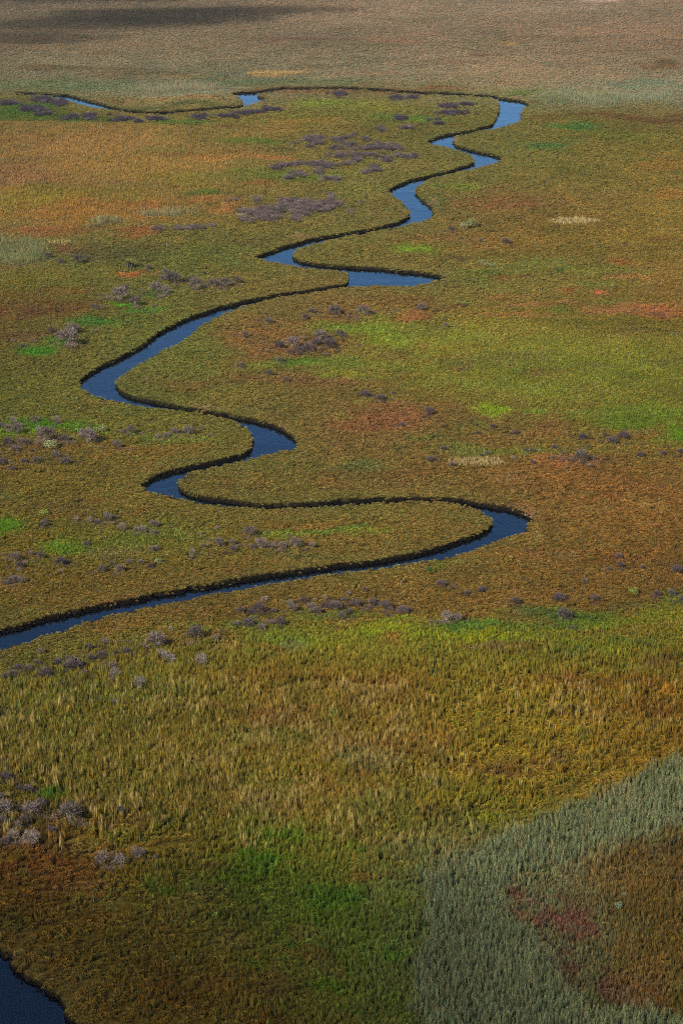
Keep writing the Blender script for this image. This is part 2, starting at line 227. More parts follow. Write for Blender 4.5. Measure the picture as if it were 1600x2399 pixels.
(840,1780,80,26,(76,88,50),.45,1),(560,1770,140,18,(98,78,30),.4,.9),(800,1850,120,16,(118,92,44),.4,1),(880,1880,100,26,(96,92,44),.45,1),(500,1830,90,16,(100,74,34),.4,.9),(560,1860,240,14,(118,88,40),.35,1),(720,1900,110,20,(104,80,34),.4,.9),(100,1700,130,26,(94,88,28),.4,1),(140,1850,50,14,(62,92,22),.6,.5),
(120,1845,40,10,(52,86,24),.7,.5),(280,1960,60,18,(88,94,22),.5,.4),(200,1990,60,14,(80,86,26),.4,.1),(700,1970,110,20,(76,102,20),.7,.8),(640,2030,90,24,(56,94,16),.75,.7),(840,1990,90,16,(84,104,16),.7,.8),(560,2070,110,24,(58,86,16),.6,.6),(370,2090,60,14,(62,90,16),.7,.6),(470,1990,120,26,(86,66,24),.5,.05),(780,2130,110,24,(54,92,18),.7,.6),(950,2030,60,12,(96,92,16),.6,.6),(880,2070,90,12,(112,78,32),.6,.6),(820,2110,70,20,(60,94,20),.6,.7),(950,2120,40,28,(92,106,16),.7,.8),(900,2170,60,20,(78,86,22),.6,.6),(930,2240,40,22,(58,94,16),.7,.7),(760,2300,60,16,(62,102,14),.75,.7),(700,2240,90,16,(106,70,32),.4,.1),(580,2240,60,10,(70,96,20),.6,.5),(400,2130,160,40,(74,72,28),.4,.2),(520,2180,140,40,(72,76,34),.4,.3),(300,2250,160,60,(70,64,20),.5,.02),(100,2040,130,50,(84,46,18),.5,.02),(60,2120,90,24,(84,58,18),.5,.02),(20,2180,50,24,(62,66,24),.5,.02),(220,2150,80,30,(84,58,20),.5,.02),(470,2320,170,60,(82,54,18),.5,.02),(690,2310,90,40,(74,54,30),.5,.02),(650,2380,110,20,(92,56,16),.6,.02),(820,2360,70,26,(62,84,20),.5,.6),(870,2330,60,40,(72,78,26),.4,.5),(920,2350,30,50,(70,92,18),.5,.7),
]
_r = random.Random(11)                                 # small drifts of single species all over the plain
for _ in range(420):
    v_ = 20 + 2360 * _r.random() ** 1.25; k_ = .35 + v_ / 1500
    P.append((_r.uniform(-40, 1640), v_, _r.uniform(18, 75), _r.uniform(2.5, 9) * k_ * 1.6, _r.choice([OLIVE, RUST, BROWN, DARK, RUST, (96, 96, 40), (80, 88, 36), (112, 94, 48), (70, 72, 36), (104, 82, 56)] if v_ > 200 else [(96, 84, 64), (88, 80, 58), (118, 102, 74), (104, 84, 66), (92, 94, 68)]), _r.uniform(.22, .55), _r.choice([None, None, .1, .7]) if v_ < 1900 else None))
RP = [  # outlined zones: polygon, colour, strength, grass share, softness
([(2100,1640),(1600,1765),(1440,1812),(1290,1900),(1130,1962),(985,2045),(1000,2125),(992,2200),(950,2290),(985,2420),(1000,2600),(2100,2600),(2100,2360),(1600,2385),(1400,2345),(1330,2300),(1300,2230),(1220,2150),(1170,2090),(1250,2030),(1400,1995),(1520,1960),(1700,1900),(2100,1760)], REED, .95, 1.0, 10),
([(-60,560),(60,556),(105,566),(112,585),(100,606),(0,618),(-60,622)], (98,100,68), .75, 1.0, 5),
([(1210,2055),(1330,2090),(1420,2150),(1415,2200),(1340,2215),(1260,2170),(1200,2110)], (90,54,47), .8, .8, 34),
([(1310,2245),(1420,2290),(1520,2310),(1500,2345),(1400,2340),(1320,2290)], (82,50,42), .6, .8, 34),
([(1380,2000),(1600,1990),(1650,2400),(1500,2330),(1420,2230),(1440,2120),(1370,2060)], (88,70,28), .5, .9, 30),
]
GV_, GU_ = np.array(GV, float), np.array(GU, float)
_GC = np.array(GC, float); _GC[18:] *= 1.07; _GC[23:, :3] *= 1.10            # foreground colours raised, left part further, because it rendered too dim
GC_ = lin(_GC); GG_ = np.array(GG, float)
def gridval(u, v, A):
    iv = np.clip(np.interp(v, GV_, np.arange(len(GV))), 0, len(GV) - 1.001)
    iu = np.clip(np.interp(u, GU_, np.arange(5)), 0, 3.999)
    a = iv.astype(int); b = iu.astype(int); fa = iv - a; fb = iu - b
    if A.ndim == 3: fa = fa[..., None]; fb = fb[..., None]
    return (A[a, b] * (1 - fb) + A[a, b + 1] * fb) * (1 - fa) + (A[a + 1, b] * (1 - fb) + A[a + 1, b + 1] * fb) * fa
wsc = np.clip(FY / 220, .6, 3)
WXf = FX + 2.2 * wsc * fbm(FX, FY, 14, 1) + .5 * vnoise(FX / 1.3, FY / 1.3, 4)
WYf = FY + 4.5 * wsc * fbm(FX, FY, 16, 9) + 1.0 * vnoise(FX / 1.3, FY / 1.3, 5)
U, V = proj(WXf, np.maximum(WYf, 30))
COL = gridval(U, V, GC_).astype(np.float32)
GRS = gridval(U, V, GG_).astype(np.float32)
n_edge = fbm(FX, FY * .6, 5, 12, 4)
vmin, vmax = V.min(1), V.max(1)
for (pu, pv, ru, rv, c, st, g) in P:
    if st <= 0: continue
    rows = np.nonzero((vmax > pv - 1.5 * rv) & (vmin < pv + 1.5 * rv))[0]
    if not len(rows): continue
    a, b = rows[0], rows[-1] + 1
    d = np.sqrt(((U[a:b] - pu) / ru) ** 2 + ((V[a:b] - pv) / rv) ** 2) + .55 * n_edge[a:b]
    m = (1 - sstep(.35, 1.35, d)).astype(np.float32) * st * .95
    COL[a:b] += (lin(c).astype(np.float32) - COL[a:b]) * m[..., None]
    if g is not None: GRS[a:b] += (g - GRS[a:b]) * m
REEDM = np.zeros_like(GRS)
for k, (poly, c, st, g, soft) in enumerate(RP):
    pv = [p[1] for p in poly]
    rows = np.nonzero((vmax > min(pv) - 40) & (vmin < max(pv) + 40))[0]; a, b = rows[0], rows[-1] + 1
    d = sdf_poly(U[a:b], V[a:b], np.array(poly, float)) + soft * 3.0 * n_edge[a:b] + soft * .8 * vnoise(FX[a:b] / .8, FY[a:b] / .8, 45)
    m = (1 - sstep(-soft, soft, d)).astype(np.float32) * st
    COL[a:b] += (lin(c).astype(np.float32) - COL[a:b]) * m[..., None]
    GRS[a:b] += (g - GRS[a:b]) * m
    if k in (0, 1): REEDM[a:b] = np.maximum(REEDM[a:b], m)
for pu, pv, ru, rv in ((390,497,70,12),(250,522,38,9),(1420,230,190,14),(430,205,150,16)):
    rows = np.nonzero((vmax > pv - 1.5 * rv) & (vmin < pv + 1.5 * rv))[0]; a, b = rows[0], rows[-1] + 1
    d = np.sqrt(((U[a:b] - pu) / ru) ** 2 + ((V[a:b] - pv) / rv) ** 2) + .5 * n_edge[a:b]
    REEDM[a:b] = np.maximum(REEDM[a:b], (1 - sstep(.6, 1.15, d)) * .9)
# natural variety inside every zone
big = fbm(FX, FY * .5, 22, 20, 3); mid = fbm(FX, FY * .7, 4.5, 24, 3); sml = vnoise(FX / 1.1, FY / 1.1, 30)
far_k = np.clip(FY / 260, .8, 1.6)
band = fbm(FX * .45, FY, 60, 55, 3) * sstep(300, 520, FY)
tone = 1 + .30 * band + .13 * big + .16 * mid + .08 * sml
hue = .5 * big + .6 * mid
COL[..., 0] *= tone * (1 + .09 * hue); COL[..., 1] *= tone * (1 - .04 * hue); COL[..., 2] *= tone * (1 - .05 * hue)
# along the creek the salt-marsh turf is a little greener, with an ochre lip
edge = np.exp(-np.clip(SDF, 0, 50) / 2.2) * (1 - REEDM)
COL += (lin((86, 84, 44)).astype(np.float32) - COL) * (edge * .45)[..., None]
GRS *= sstep(1.5, 5, SDF); REEDM *= sstep(.8, 2.5, SDF)
lum = (COL @ np.array([.3, .59, .11], np.float32))[..., None]; COL = lum + (COL - lum) * SAT
COL[..., 1] *= .975; COL[..., 2] *= .95
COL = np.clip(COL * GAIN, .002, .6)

def lookup(A, x, y):
    iy = np.clip(np.interp(y, yfine, np.arange(NR)), 0, NR - 1).round().astype(int)
    t = x / np.maximum(y, 95.0)
    ix = np.clip((t + .27) / .54 * (NC - 1), 0, NC - 1).round().astype(int)
    return A[iy, ix]

# ------------------------------------------------------------------ object helpers
def tag(o, label=None, cat=None, group=None, kind=None):
    if label: o['label'] = label
    if cat: o['category'] = cat
    if group: o['group'] = group
    if kind: o['kind'] = kind
    return o
def mesh_np(name, verts, faces, smooth=False):
    verts = np.asarray(verts, np.float32); faces = np.asarray(faces, np.int32)
    me = bpy.data.meshes.new(name); k = faces.shape[1]
    me.vertices.add(len(verts)); me.vertices.foreach_set('co', verts.ravel())
    me.loops.add(faces.size); me.loops.foreach_set('vertex_index', faces.ravel())
    me.polygons.add(len(faces)); me.polygons.foreach_set('loop_start', np.arange(0, faces.size, k, dtype=np.int32))
    me.update(calc_edges=True)
    me.polygons.foreach_set('use_smooth', np.full(len(faces), smooth, bool))
    return me
def attr(me, name, typ, dom, data):
    a = me.attributes.new(name, typ, dom)
    a.data.foreach_set({'FLOAT': 'value', 'INT': 'value', 'FLOAT_VECTOR': 'vector', 'FLOAT_COLOR': 'color'}[typ], np.ascontiguousarray(data).ravel())
def rgba(c): return np.concatenate([c, np.ones(c.shape[:-1] + (1,), c.dtype)], -1).astype(np.float32)
def new_mat(name):
    m = bpy.data.materials.new(name); m.use_nodes = True
    n = m.node_tree.nodes; return m, n, m.node_tree.links, n['Principled BSDF']

# ------------------------------------------------------------------ the ground sheet
Z = np.zeros(XX.shape, np.float32)
FZ = .10 * fbm(FX, FY, 6, 50, 2) + .05 * vnoise(FX / 1.2, FY / 1.2, 52)
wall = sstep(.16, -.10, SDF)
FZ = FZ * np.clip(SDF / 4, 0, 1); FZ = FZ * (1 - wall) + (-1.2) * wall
Z[i0:i1, j0:j1] = FZ
nr, nc = XX.shape
idx = np.arange(nr * nc, dtype=np.int32).reshape(nr, nc)
faces = np.stack([idx[:-1, :-1], idx[:-1, 1:], idx[1:, 1:], idx[1:, :-1]], -1).reshape(-1, 4)
gm = mesh_np('ground', np.stack([XX, YY, Z], -1).reshape(-1, 3), faces, True)
GCOL = np.empty(XX.shape + (3,), np.float32)
GCOL[:] = lin((108, 94, 66)).astype(np.float32) * GAIN
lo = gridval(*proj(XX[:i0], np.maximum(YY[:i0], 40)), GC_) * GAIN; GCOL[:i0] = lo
mid_cols = GCOL[i0:i1]
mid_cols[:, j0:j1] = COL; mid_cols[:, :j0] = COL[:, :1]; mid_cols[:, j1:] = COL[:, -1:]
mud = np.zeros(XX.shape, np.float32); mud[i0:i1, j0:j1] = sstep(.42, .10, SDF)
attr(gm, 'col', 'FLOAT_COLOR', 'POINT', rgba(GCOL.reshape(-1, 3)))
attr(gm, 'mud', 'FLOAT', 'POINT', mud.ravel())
m, n, l, b = new_mat('marsh soil')
ca = n.new('ShaderNodeAttribute'); ca.attribute_name = 'col'
ma = n.new('ShaderNodeAttribute'); ma.attribute_name = 'mud'
tc = n.new('ShaderNodeTexCoord'); no = n.new('ShaderNodeTexNoise'); no.inputs['Scale'].default_value = 2.2; no.inputs['Detail'].default_value = 6
l.new(tc.outputs['Object'], no.inputs['Vector'])
mr = n.new('ShaderNodeMapRange'); mr.inputs['From Min'].default_value = .3; mr.inputs['From Max'].default_value = .7; mr.inputs['To Min'].default_value = .16; mr.inputs['To Max'].default_value = .55
l.new(no.outputs['Fac'], mr.inputs['Value'])
vm = n.new('ShaderNodeVectorMath'); vm.operation = 'SCALE'; l.new(ca.outputs['Color'], vm.inputs[0]); l.new(mr.outputs[0], vm.inputs['Scale'])
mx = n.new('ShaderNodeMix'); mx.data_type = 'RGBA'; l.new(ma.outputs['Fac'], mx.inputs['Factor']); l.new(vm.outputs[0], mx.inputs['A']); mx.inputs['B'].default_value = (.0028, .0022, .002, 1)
l.new(mx.outputs['Result'], b.inputs['Base Color']); b.inputs['Roughness'].default_value = .95; b.inputs['Specular IOR Level'].default_value = .0
bp = n.new('ShaderNodeBump'); bp.inputs['Strength'].default_value = .6; bp.inputs['Distance'].default_value = .25; l.new(no.outputs['Fac'], bp.inputs['Height']); l.new(bp.outputs[0], b.inputs['Normal'])
gm.materials.append(m)
ground = bpy.data.objects.new('ground', gm); C.objects.link(ground); tag(ground, kind='structure')

# ------------------------------------------------------------------ water: one sheet per channel, below the banks
m, n, l, b = new_mat('creek water')
n.remove(b)
tc = n.new('ShaderNodeTexCoord')
n1 = n.new('ShaderNodeTexNoise'); n1.inputs['Scale'].default_value = 1.1; n1.inputs['Detail'].default_value = 5; l.new(tc.outputs['Object'], n1.inputs['Vector'])
n2 = n.new('ShaderNodeTexNoise'); n2.inputs['Scale'].default_value = .09; n2.inputs['Detail'].default_value = 3; l.new(tc.outputs['Object'], n2.inputs['Vector'])
wr = n.new('ShaderNodeMapRange'); wr.inputs['From Min'].default_value = .45; wr.inputs['From Max'].default_value = .62; l.new(n2.outputs['Fac'], wr.inputs['Value'])   # wind-ruffled stretches
mm = n.new('ShaderNodeMath'); mm.operation = 'MULTIPLY'; l.new(n1.outputs['Fac'], mm.inputs[0]); l.new(wr.outputs[0], mm.inputs[1])
bp = n.new('ShaderNodeBump'); bp.inputs['Strength'].default_value = .5; bp.inputs['Distance'].default_value = .10; l.new(mm.outputs[0], bp.inputs['Height'])
gl = n.new('ShaderNodeBsdfGlossy'); gl.inputs['Color'].default_value = (.42, .70, 1, 1); gl.inputs['Roughness'].default_value = .05; l.new(bp.outputs[0], gl.inputs['Normal'])
df = n.new('ShaderNodeBsdfDiffuse'); df.inputs['Color'].default_value = (.0003, .0006, .0016, 1)
fr = n.new('ShaderNodeFresnel'); fr.inputs['IOR'].default_value = 1.50; l.new(bp.outputs[0], fr.inputs['Normal'])
ms = n.new('ShaderNodeMixShader'); l.new(fr.outputs[0], ms.inputs[0]); l.new(df.outputs[0], ms.inputs[1]); l.new(gl.outputs[0], ms.inputs[2]); l.new(ms.outputs[0], n['Material Output'].inputs[0])
water_m = m
def water_sheet(name, poly, z, grow=.5):
    import bmesh
    bm = bmesh.new()
    x0, y0 = poly.min(0) - 2; x1, y1 = poly.max(0) + 2
    vs = [bm.verts.new((x, y, z)) for x, y in ((x0, y0), (x1, y0), (x1, y1), (x0, y1))]
    bm.faces.new(vs); me = bpy.data.meshes.new(name); bm.to_mesh(me); bm.free(); me.materials.append(water_m)
    o = bpy.data.objects.new(name, me); C.objects.link(o); return tag(o, kind='structure')
WZ = -.43
allp = np.concatenate(POLYS)
water_sheet('creek_water', allp, WZ)

# ------------------------------------------------------------------ plant stuff: source tufts, instanced at surveyed points
def leaf_mat(name, rough=.8, trans=.18, own=None):
    m, n, l, b = new_mat(name)
    lv = n.new('ShaderNodeAttribute'); lv.attribute_name = 'leaf'
    vm = n.new('ShaderNodeVectorMath'); vm.operation = 'SCALE'
    if own is None:
        ia = n.new('ShaderNodeAttribute'); ia.attribute_type = 'INSTANCER'; ia.attribute_name = 'col'
        l.new(ia.outputs['Color'], vm.inputs[0])
    else:
        oi = n.new('ShaderNodeObjectInfo'); cr = n.new('ShaderNodeValToRGB')
        cr.color_ramp.elements[0].color = (*own[0], 1); cr.color_ramp.elements[1].color = (*own[1], 1)
        l.new(oi.outputs['Random'], cr.inputs[0]); l.new(cr.outputs[0], vm.inputs[0])
    l.new(lv.outputs['Fac'], vm.inputs['Scale'])
    n.remove(b)
    df = n.new('ShaderNodeBsdfDiffuse'); tr = n.new('ShaderNodeBsdfTranslucent'); mi = n.new('ShaderNodeMixShader'); mi.inputs[0].default_value = trans
    l.new(vm.outputs[0], df.inputs[0]); l.new(vm.outputs[0], tr.inputs[0]); l.new(df.outputs[0], mi.inputs[1]); l.new(tr.outputs[0], mi.inputs[2])
    l.new(mi.outputs[0], n['Material Output'].inputs[0])
    return m
def tri_mesh(name, tris, leaf, mat):
    v = np.array(tris, np.float32).reshape(-1, 3); f = np.arange(len(v)).reshape(-1, 3)
    me = mesh_np(name, v, f); attr(me, 'leaf', 'FLOAT', 'FACE', np.array(leaf, np.float32)); me.materials.append(mat); return me
def rnd(a, b): return random.uniform(a, b)

def hummock(k):                                        # fleshy low shrublet: short sprigs over a dome, radius 1, height 1
    T, L = [], []
    for i in range(84):
        a = rnd(0, 2 * math.pi); q = math.sqrt(random.random()); el = math.acos(q * .98)
        d = Vector((math.cos(a) * math.cos(el), math.sin(a) * math.cos(el), math.sin(el)))
        p = Vector((d.x * .78, d.y * .78, d.z * .62)) * rnd(.72, 1.05)
        side = d.cross(Vector((rnd(-1, 1), rnd(-1, 1), rnd(-1, 1)))).normalized()
        tip = p + (d * .6 + Vector((0, 0, .55))).normalized() * rnd(.14, .3)
        w = rnd(.08, .15)
        T += [p - side * w, p + side * w, tip]; L.append(rnd(.65, 1.35))
    return T, L
def tuft(k, nb=26, lean=.13, w=.032):                   # upright grass tuft, height 1
    T, L = [], []
    for i in range(nb):
        a = rnd(0, 2 * math.pi); r = math.sqrt(random.random()) * .36
        p = Vector((math.cos(a) * r, math.sin(a) * r, -.05)); h = rnd(.5, 1.08)
        q = Vector((p.x + rnd(-lean, lean), p.y + rnd(-lean, lean), h))
        b_ = rnd(0, math.pi); s = Vector((math.cos(b_), math.sin(b_), 0)) * w * rnd(.7, 1.3)
        mid_ = p.lerp(q, .55) + Vector((rnd(-.03, .03), rnd(-.03, .03), 0))
        lf = rnd(.65, 1.35)
        T += [p - s, p + s, mid_ + s * .9, p - s, mid_ + s * .9, mid_ - s * .9, mid_ - s * .9, mid_ + s * .9, q]; L += [lf * .95, lf * .95, lf]
    return T, L
def reed(k):                                           # reed stems with plume, height 1
    T, L = [], []
    for i in range(11):
        a = rnd(0, 2 * math.pi); r = math.sqrt(random.random()) * .26
        p = Vector((math.cos(a) * r, math.sin(a) * r, -.05)); h = rnd(.7, 1.05)
        q = Vector((p.x + rnd(-.1, .1), p.y + rnd(-.1, .1), h))
        b_ = rnd(0, math.pi); s = Vector((math.cos(b_), math.sin(b_), 0)) * .022
        lf = rnd(.7, 1.3)
        T += [p - s, p + s, q]; L.append(lf)
        for j in range(4):                             # blades off the stem
            t = rnd(.25, .9); o_ = p.lerp(q, t); c_ = rnd(0, 6.28); e = o_ + Vector((math.cos(c_) * .2, math.sin(c_) * .2, rnd(.05, .25)))
            w_ = Vector((-math.sin(c_), math.cos(c_), 0)) * .035
            T += [o_ - w_, o_ + w_, e]; L.append(lf * rnd(.8, 1.2))
    return T, L
plant_m = leaf_mat('marsh plants')
def source(name, fn, nvar):
    col = bpy.data.collections.new(name)
    for k in range(nvar):
        T, L = fn(k); o = bpy.data.objects.new('%s_tuft' % name, tri_mesh(name, T, L, plant_m)); col.objects.link(o)
    return col
SRC = {'shrublet': (source('shrublet', hummock, 7), 7), 'sedge': (source('sedge', tuft, 6), 6), 'reed': (source('reed', reed, 6), 6)}

def scatter(name, src, pos, scl, col, label, cat, seed=0):
    r_ = np.random.default_rng(seed)
    n_ = len(pos); me = bpy.data.meshes.new(name); me.vertices.add(n_); me.vertices.foreach_set('co', pos.astype(np.float32).ravel())
    rot = np.stack([r_.normal(0, .08, n_), r_.normal(0, .08, n_), r_.random(n_) * 6.283], 1)
    attr(me, 'rot', 'FLOAT_VECTOR', 'POINT', rot.astype(np.float32)); attr(me, 'scl', 'FLOAT_VECTOR', 'POINT', scl.astype(np.float32))
    attr(me, 'col', 'FLOAT_COLOR', 'POINT', rgba(col.astype(np.float32)))
    coll, nv = SRC[src]; attr(me, 'pick', 'INT', 'POINT', r_.integers(0, nv, n_).astype(np.int32))
    o = bpy.data.objects.new(name, me); C.objects.link(o); tag(o, label, cat, kind='stuff')
    g = bpy.data.node_groups.new(name, 'GeometryNodeTree')
    g.interface.new_socket('Geometry', in_out='INPUT', socket_type='NodeSocketGeometry'); g.interface.new_socket('Geometry', in_out='OUTPUT', socket_type='NodeSocketGeometry')
    gi = g.nodes.new('NodeGroupInput'); go = g.nodes.new('NodeGroupOutput'); ip = g.nodes.new('GeometryNodeInstanceOnPoints'); ci = g.nodes.new('GeometryNodeCollectionInfo')
    ci.inputs['Collection'].default_value = coll; ci.inputs['Separate Children'].default_value = True; ci.inputs['Reset Children'].default_value = True
    ip.inputs['Pick Instance'].default_value = True
    def na(nm, ty):
        q = g.nodes.new('GeometryNodeInputNamedAttribute'); q.data_type = ty; q.inputs['Name'].default_value = nm; return q.outputs['Attribute']
    L = g.links.new
    mp = g.nodes.new('GeometryNodeMeshToPoints'); L(gi.outputs[0], mp.inputs[0]); L(mp.outputs[0], ip.inputs['Points'])
    L(ci.outputs[0], ip.inputs['Instance']); L(na('pick', 'INT'), ip.inputs['Instance Index'])
    er = g.nodes.new('FunctionNodeEulerToRotation'); L(na('rot', 'FLOAT_VECTOR'), er.inputs[0]); L(er.outputs[0], ip.inputs['Rotation']); L(na('scl', 'FLOAT_VECTOR'), ip.inputs['Scale'])
    L(ip.outputs[0], go.inputs[0])
    o.modifiers.new('plants', 'NODES').node_group = g
    return o

# points over the plain, spacing growing slowly with distance
S0 = .225
ys = []; y = 104.0
P_x, P_y, P_s = [], [], []
while y < 800:
    s = S0 * (y / 150) ** .54
    half = .262 * max(y, 95) + 3
    k = int(2 * half / s)
    P_x.append(np.linspace(-half, half, k) + rng.uniform(-.5, .5, k) * s); P_y.append(y + rng.uniform(-.5, .5, k) * s * 1.2); P_s.append(np.full(k, s))
    y += s * (1.0 + max(0, (y - 250)) / 600)
px = np.concatenate(P_x); py = np.concatenate(P_y); ps = np.concatenate(P_s)
sdp = lookup(SDF, px, py); keep = sdp > np.minimum(ps * .5, .45) * rng.uniform(.4, 1.3, len(px)) * (1 + 1.1 * vnoise(px / 1.3, py / 1.6, 46))
px, py, ps, sdp = px[keep], py[keep], ps[keep], sdp[keep]
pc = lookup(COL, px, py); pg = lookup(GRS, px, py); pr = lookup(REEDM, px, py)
pz = lookup(FZ, px, py)
N = len(px)
jit = np.exp(rng.normal(0, .21, N) * np.clip(1.25 - py / 700, .35, 1))[:, None]; hj = rng.normal(0, .09, (N, 1))
pcj = np.clip(pc * jit * np.concatenate([1 + hj, 1 - hj * .4, 1 - hj], 1), .002, .7)
roll = rng.random(N); clump = np.clip(pg + .35 * vnoise(px / 2.0, py / 2.0, 33), 0, 1)
TRAILS = [[(1140,1430),(1215,1450),(1290,1500),(1340,1532),(1420,1568),(1530,1580),(1600,1590)],[(570,1614),(700,1602),(800,1604),(930,1612)],[(820,2036),(870,2062),(930,2066),(985,2066)],[(690,1816),(760,1828),(812,1856)],[(470,1660),(510,1684),(560,1690)],[(1230,1450),(1310,1440),(1400,1450)],[(880,2190),(1000,2196)],[(770,2120),(880,2115)],[(640,2300),(760,2320),(840,2350)]]
_, rv_r = proj(px, py)
gap = (vnoise(px / .55, py / .6, 60) > .42) | (rng.random(N) < .4 * sstep(165, 130, py)) | (vnoise(px / .8, py / .8, 63) > 1 - .75 * sstep(165, 132, py))
tr = np.zeros(N, bool)
for t in TRAILS:
    q = to_world(t, 0.1)
    for (ax, ay), (bx, by) in zip(q[:-1], q[1:]):
        n_ = int(math.hypot(bx - ax, by - ay) / .5) + 2
        sel = (px > min(ax, bx) - 3) & (px < max(ax, bx) + 3) & (py > min(ay, by) - 3) & (py < max(ay, by) + 3)
        wx, wy = px[sel] + .9 * vnoise(px[sel] / 2.2, py[sel] / 2.2, 61) - ax, py[sel] + .9 * vnoise(px[sel] / 2.2, py[sel] / 2.2, 62) - ay
        ex, ey = bx - ax, by - ay; tt = np.clip((wx * ex + wy * ey) / (ex * ex + ey * ey), 0, 1)
        tr[sel] |= np.hypot(wx - ex * tt, wy - ey * tt) < .38 * rng.uniform(.4, 1.2, sel.sum())
is_reed = (rng.random(N) < pr) & ~tr
is_grass = (~is_reed) & (roll < clump) & ~tr
thin = is_reed & (rv_r > 1650) & (rng.random(N) < .30); is_reed &= ~thin; is_grass &= ~thin
is_shrub = ~(thin | is_reed | is_grass | tr | gap)
print('plants', N, is_reed.sum(), is_grass.sum(), is_shrub.sum())
def pos3(mk): return np.stack([px, py, pz - .03], 1)[mk]
hv = .5 + .5 * vnoise(px / 1.6, py / 1.6, 35)
# low shrublets
mk = is_shrub; sz = ps[mk] * rng.uniform(.62, 1.15, mk.sum()) * (1.12 + .65 * sstep(165, 130, py[mk])); hh = np.clip(sz * rng.uniform(.9, 1.5, mk.sum()) * (.65 + .6 * hv[mk]), .12, .62); hh = np.where(sdp[mk] < 1.6, np.minimum(hh, .30), hh)
scatter('marsh_shrublets', 'shrublet', pos3(mk), np.stack([sz, sz, hh], 1), pcj[mk] * 1.12, 'low ochre and olive succulent shrublets carpeting the marsh and the creek banks', 'ground cover', 1)
# sedge and grass: tallest in the foreground bands and the golden flats of the left
ru, rv_ = proj(px, py)
tall = .36 + .50 * sstep(1440, 1560, rv_) * (1 - .45 * sstep(1960, 2080, rv_)) ; tall = np.maximum(tall, .85 * sstep(270, 300, rv_) * (1 - sstep(470, 540, rv_)) * (ru < 620))
mk = is_grass; near = np.clip(1.25 - (py[mk] - 130) / 900, .6, 1.2)
hh = rng.uniform(.5, 1.1, mk.sum()) * near * (.6 + .6 * hv[mk]) * tall[mk]; wd = np.maximum(ps[mk] * 1.8, hh * .5) * rng.uniform(.8, 1.15, mk.sum())
pale = (rng.random(mk.sum()) < .05 + .22 * sstep(.1, .6, vnoise(px[mk] / 2.6, py[mk] / 3.5, 47))) & (rv_[mk] > 1600) & (rv_[mk] < 2000) & (ru[mk] < 1100 + 500 * (rv_[mk] < 1720))
gcol = pcj[mk] * .95; gcol[pale] = gcol[pale] * .4 + lin((138, 118, 70)) * GAIN * .6; hh = np.where(pale, hh * 1.25, hh)
scatter('marsh_grass', 'sedge', pos3(mk), np.stack([wd, wd, hh], 1), gcol, 'upright yellow green and tan sedge grass growing in bands across the marsh', 'grass', 2)
# reeds: split into beds
ru, rv_ = proj(px, py)
beds = [('reed_bed', 'grey green reed bed filling the lower right corner of the marsh', rv_ > 1650),
        ('reed_bed', 'small pale grey green reed bed at the left edge beside a straw fringe', (rv_ > 545) & (rv_ <= 1650)),
        ('reed_bed', 'thin grey green reed strip lying in the orange grassland on the left', (rv_ > 440) & (rv_ <= 545)),
        ('reed_bed', 'pale grey green reed bed inside the far bend of the creek', (rv_ <= 440) & (ru < 800)),
        ('reed_bed', 'grey green reed belt right of the farthest blue pool', (rv_ <= 440) & (ru >= 800))]
for k, (nm, lb, sel) in enumerate(beds):
    mk = is_reed & sel
    if mk.sum() < 3: continue
    hh = rng.uniform(.65, 1.3, mk.sum()) * (.75 + .4 * hv[mk]); wd = np.maximum(ps[mk] * 1.35, .34) * rng.uniform(.8, 1.2, mk.sum())
    scatter(nm, 'reed', pos3(mk), np.stack([wd, wd, hh], 1), pcj[mk] * 1.1, lb, 'reed bed', 10 + k)

# ------------------------------------------------------------------ straw patches
straw = [('straw_grass', 'pale straw coloured oblong of dry grass right of the upper creek', [(1340,520,58,8)], (132,116,80)),
         ('straw_grass', 'pale cream streak of dry grass in the rust flats right of the middle bends', [(1115,1086,64,9)], (122,106,70)),
         ('straw_grass', 'small straw fringe of dry grass beside the left reed bed', [(138,570,28,6)], (124,110,64)),
         ('straw_grass', 'distant straw coloured streak of dry grass beyond the far creek', [(650,172,72,4)], (134,112,70))]
for k, (nm, lb, ell, c) in enumerate(straw):
    q = np.zeros(N, bool)
    dn = .5 * fbm(px, py * .6, 4, 15, 3)
    for (eu, ev, eru, erv) in ell: q |= ((ru - eu) / eru) ** 2 * (.4 + .6 * (np.abs(ru - eu) / eru)) + ((rv_ - ev) / erv) ** 2 + dn < rng.uniform(.6, 1.15, N)
    q &= rng.random(N) < .8
    if q.sum() < 3: continue
    hh = rng.uniform(.4, .8, q.sum()); wd = np.maximum(ps[q] * 1.9, .5)
    scatter(nm, 'sedge', pos3(q), np.stack([wd, wd, hh], 1), np.clip(np.repeat(lin(c)[None] * GAIN, q.sum(), 0) * jit[q], 0, .8), lb, 'dry grass', 30 + k)

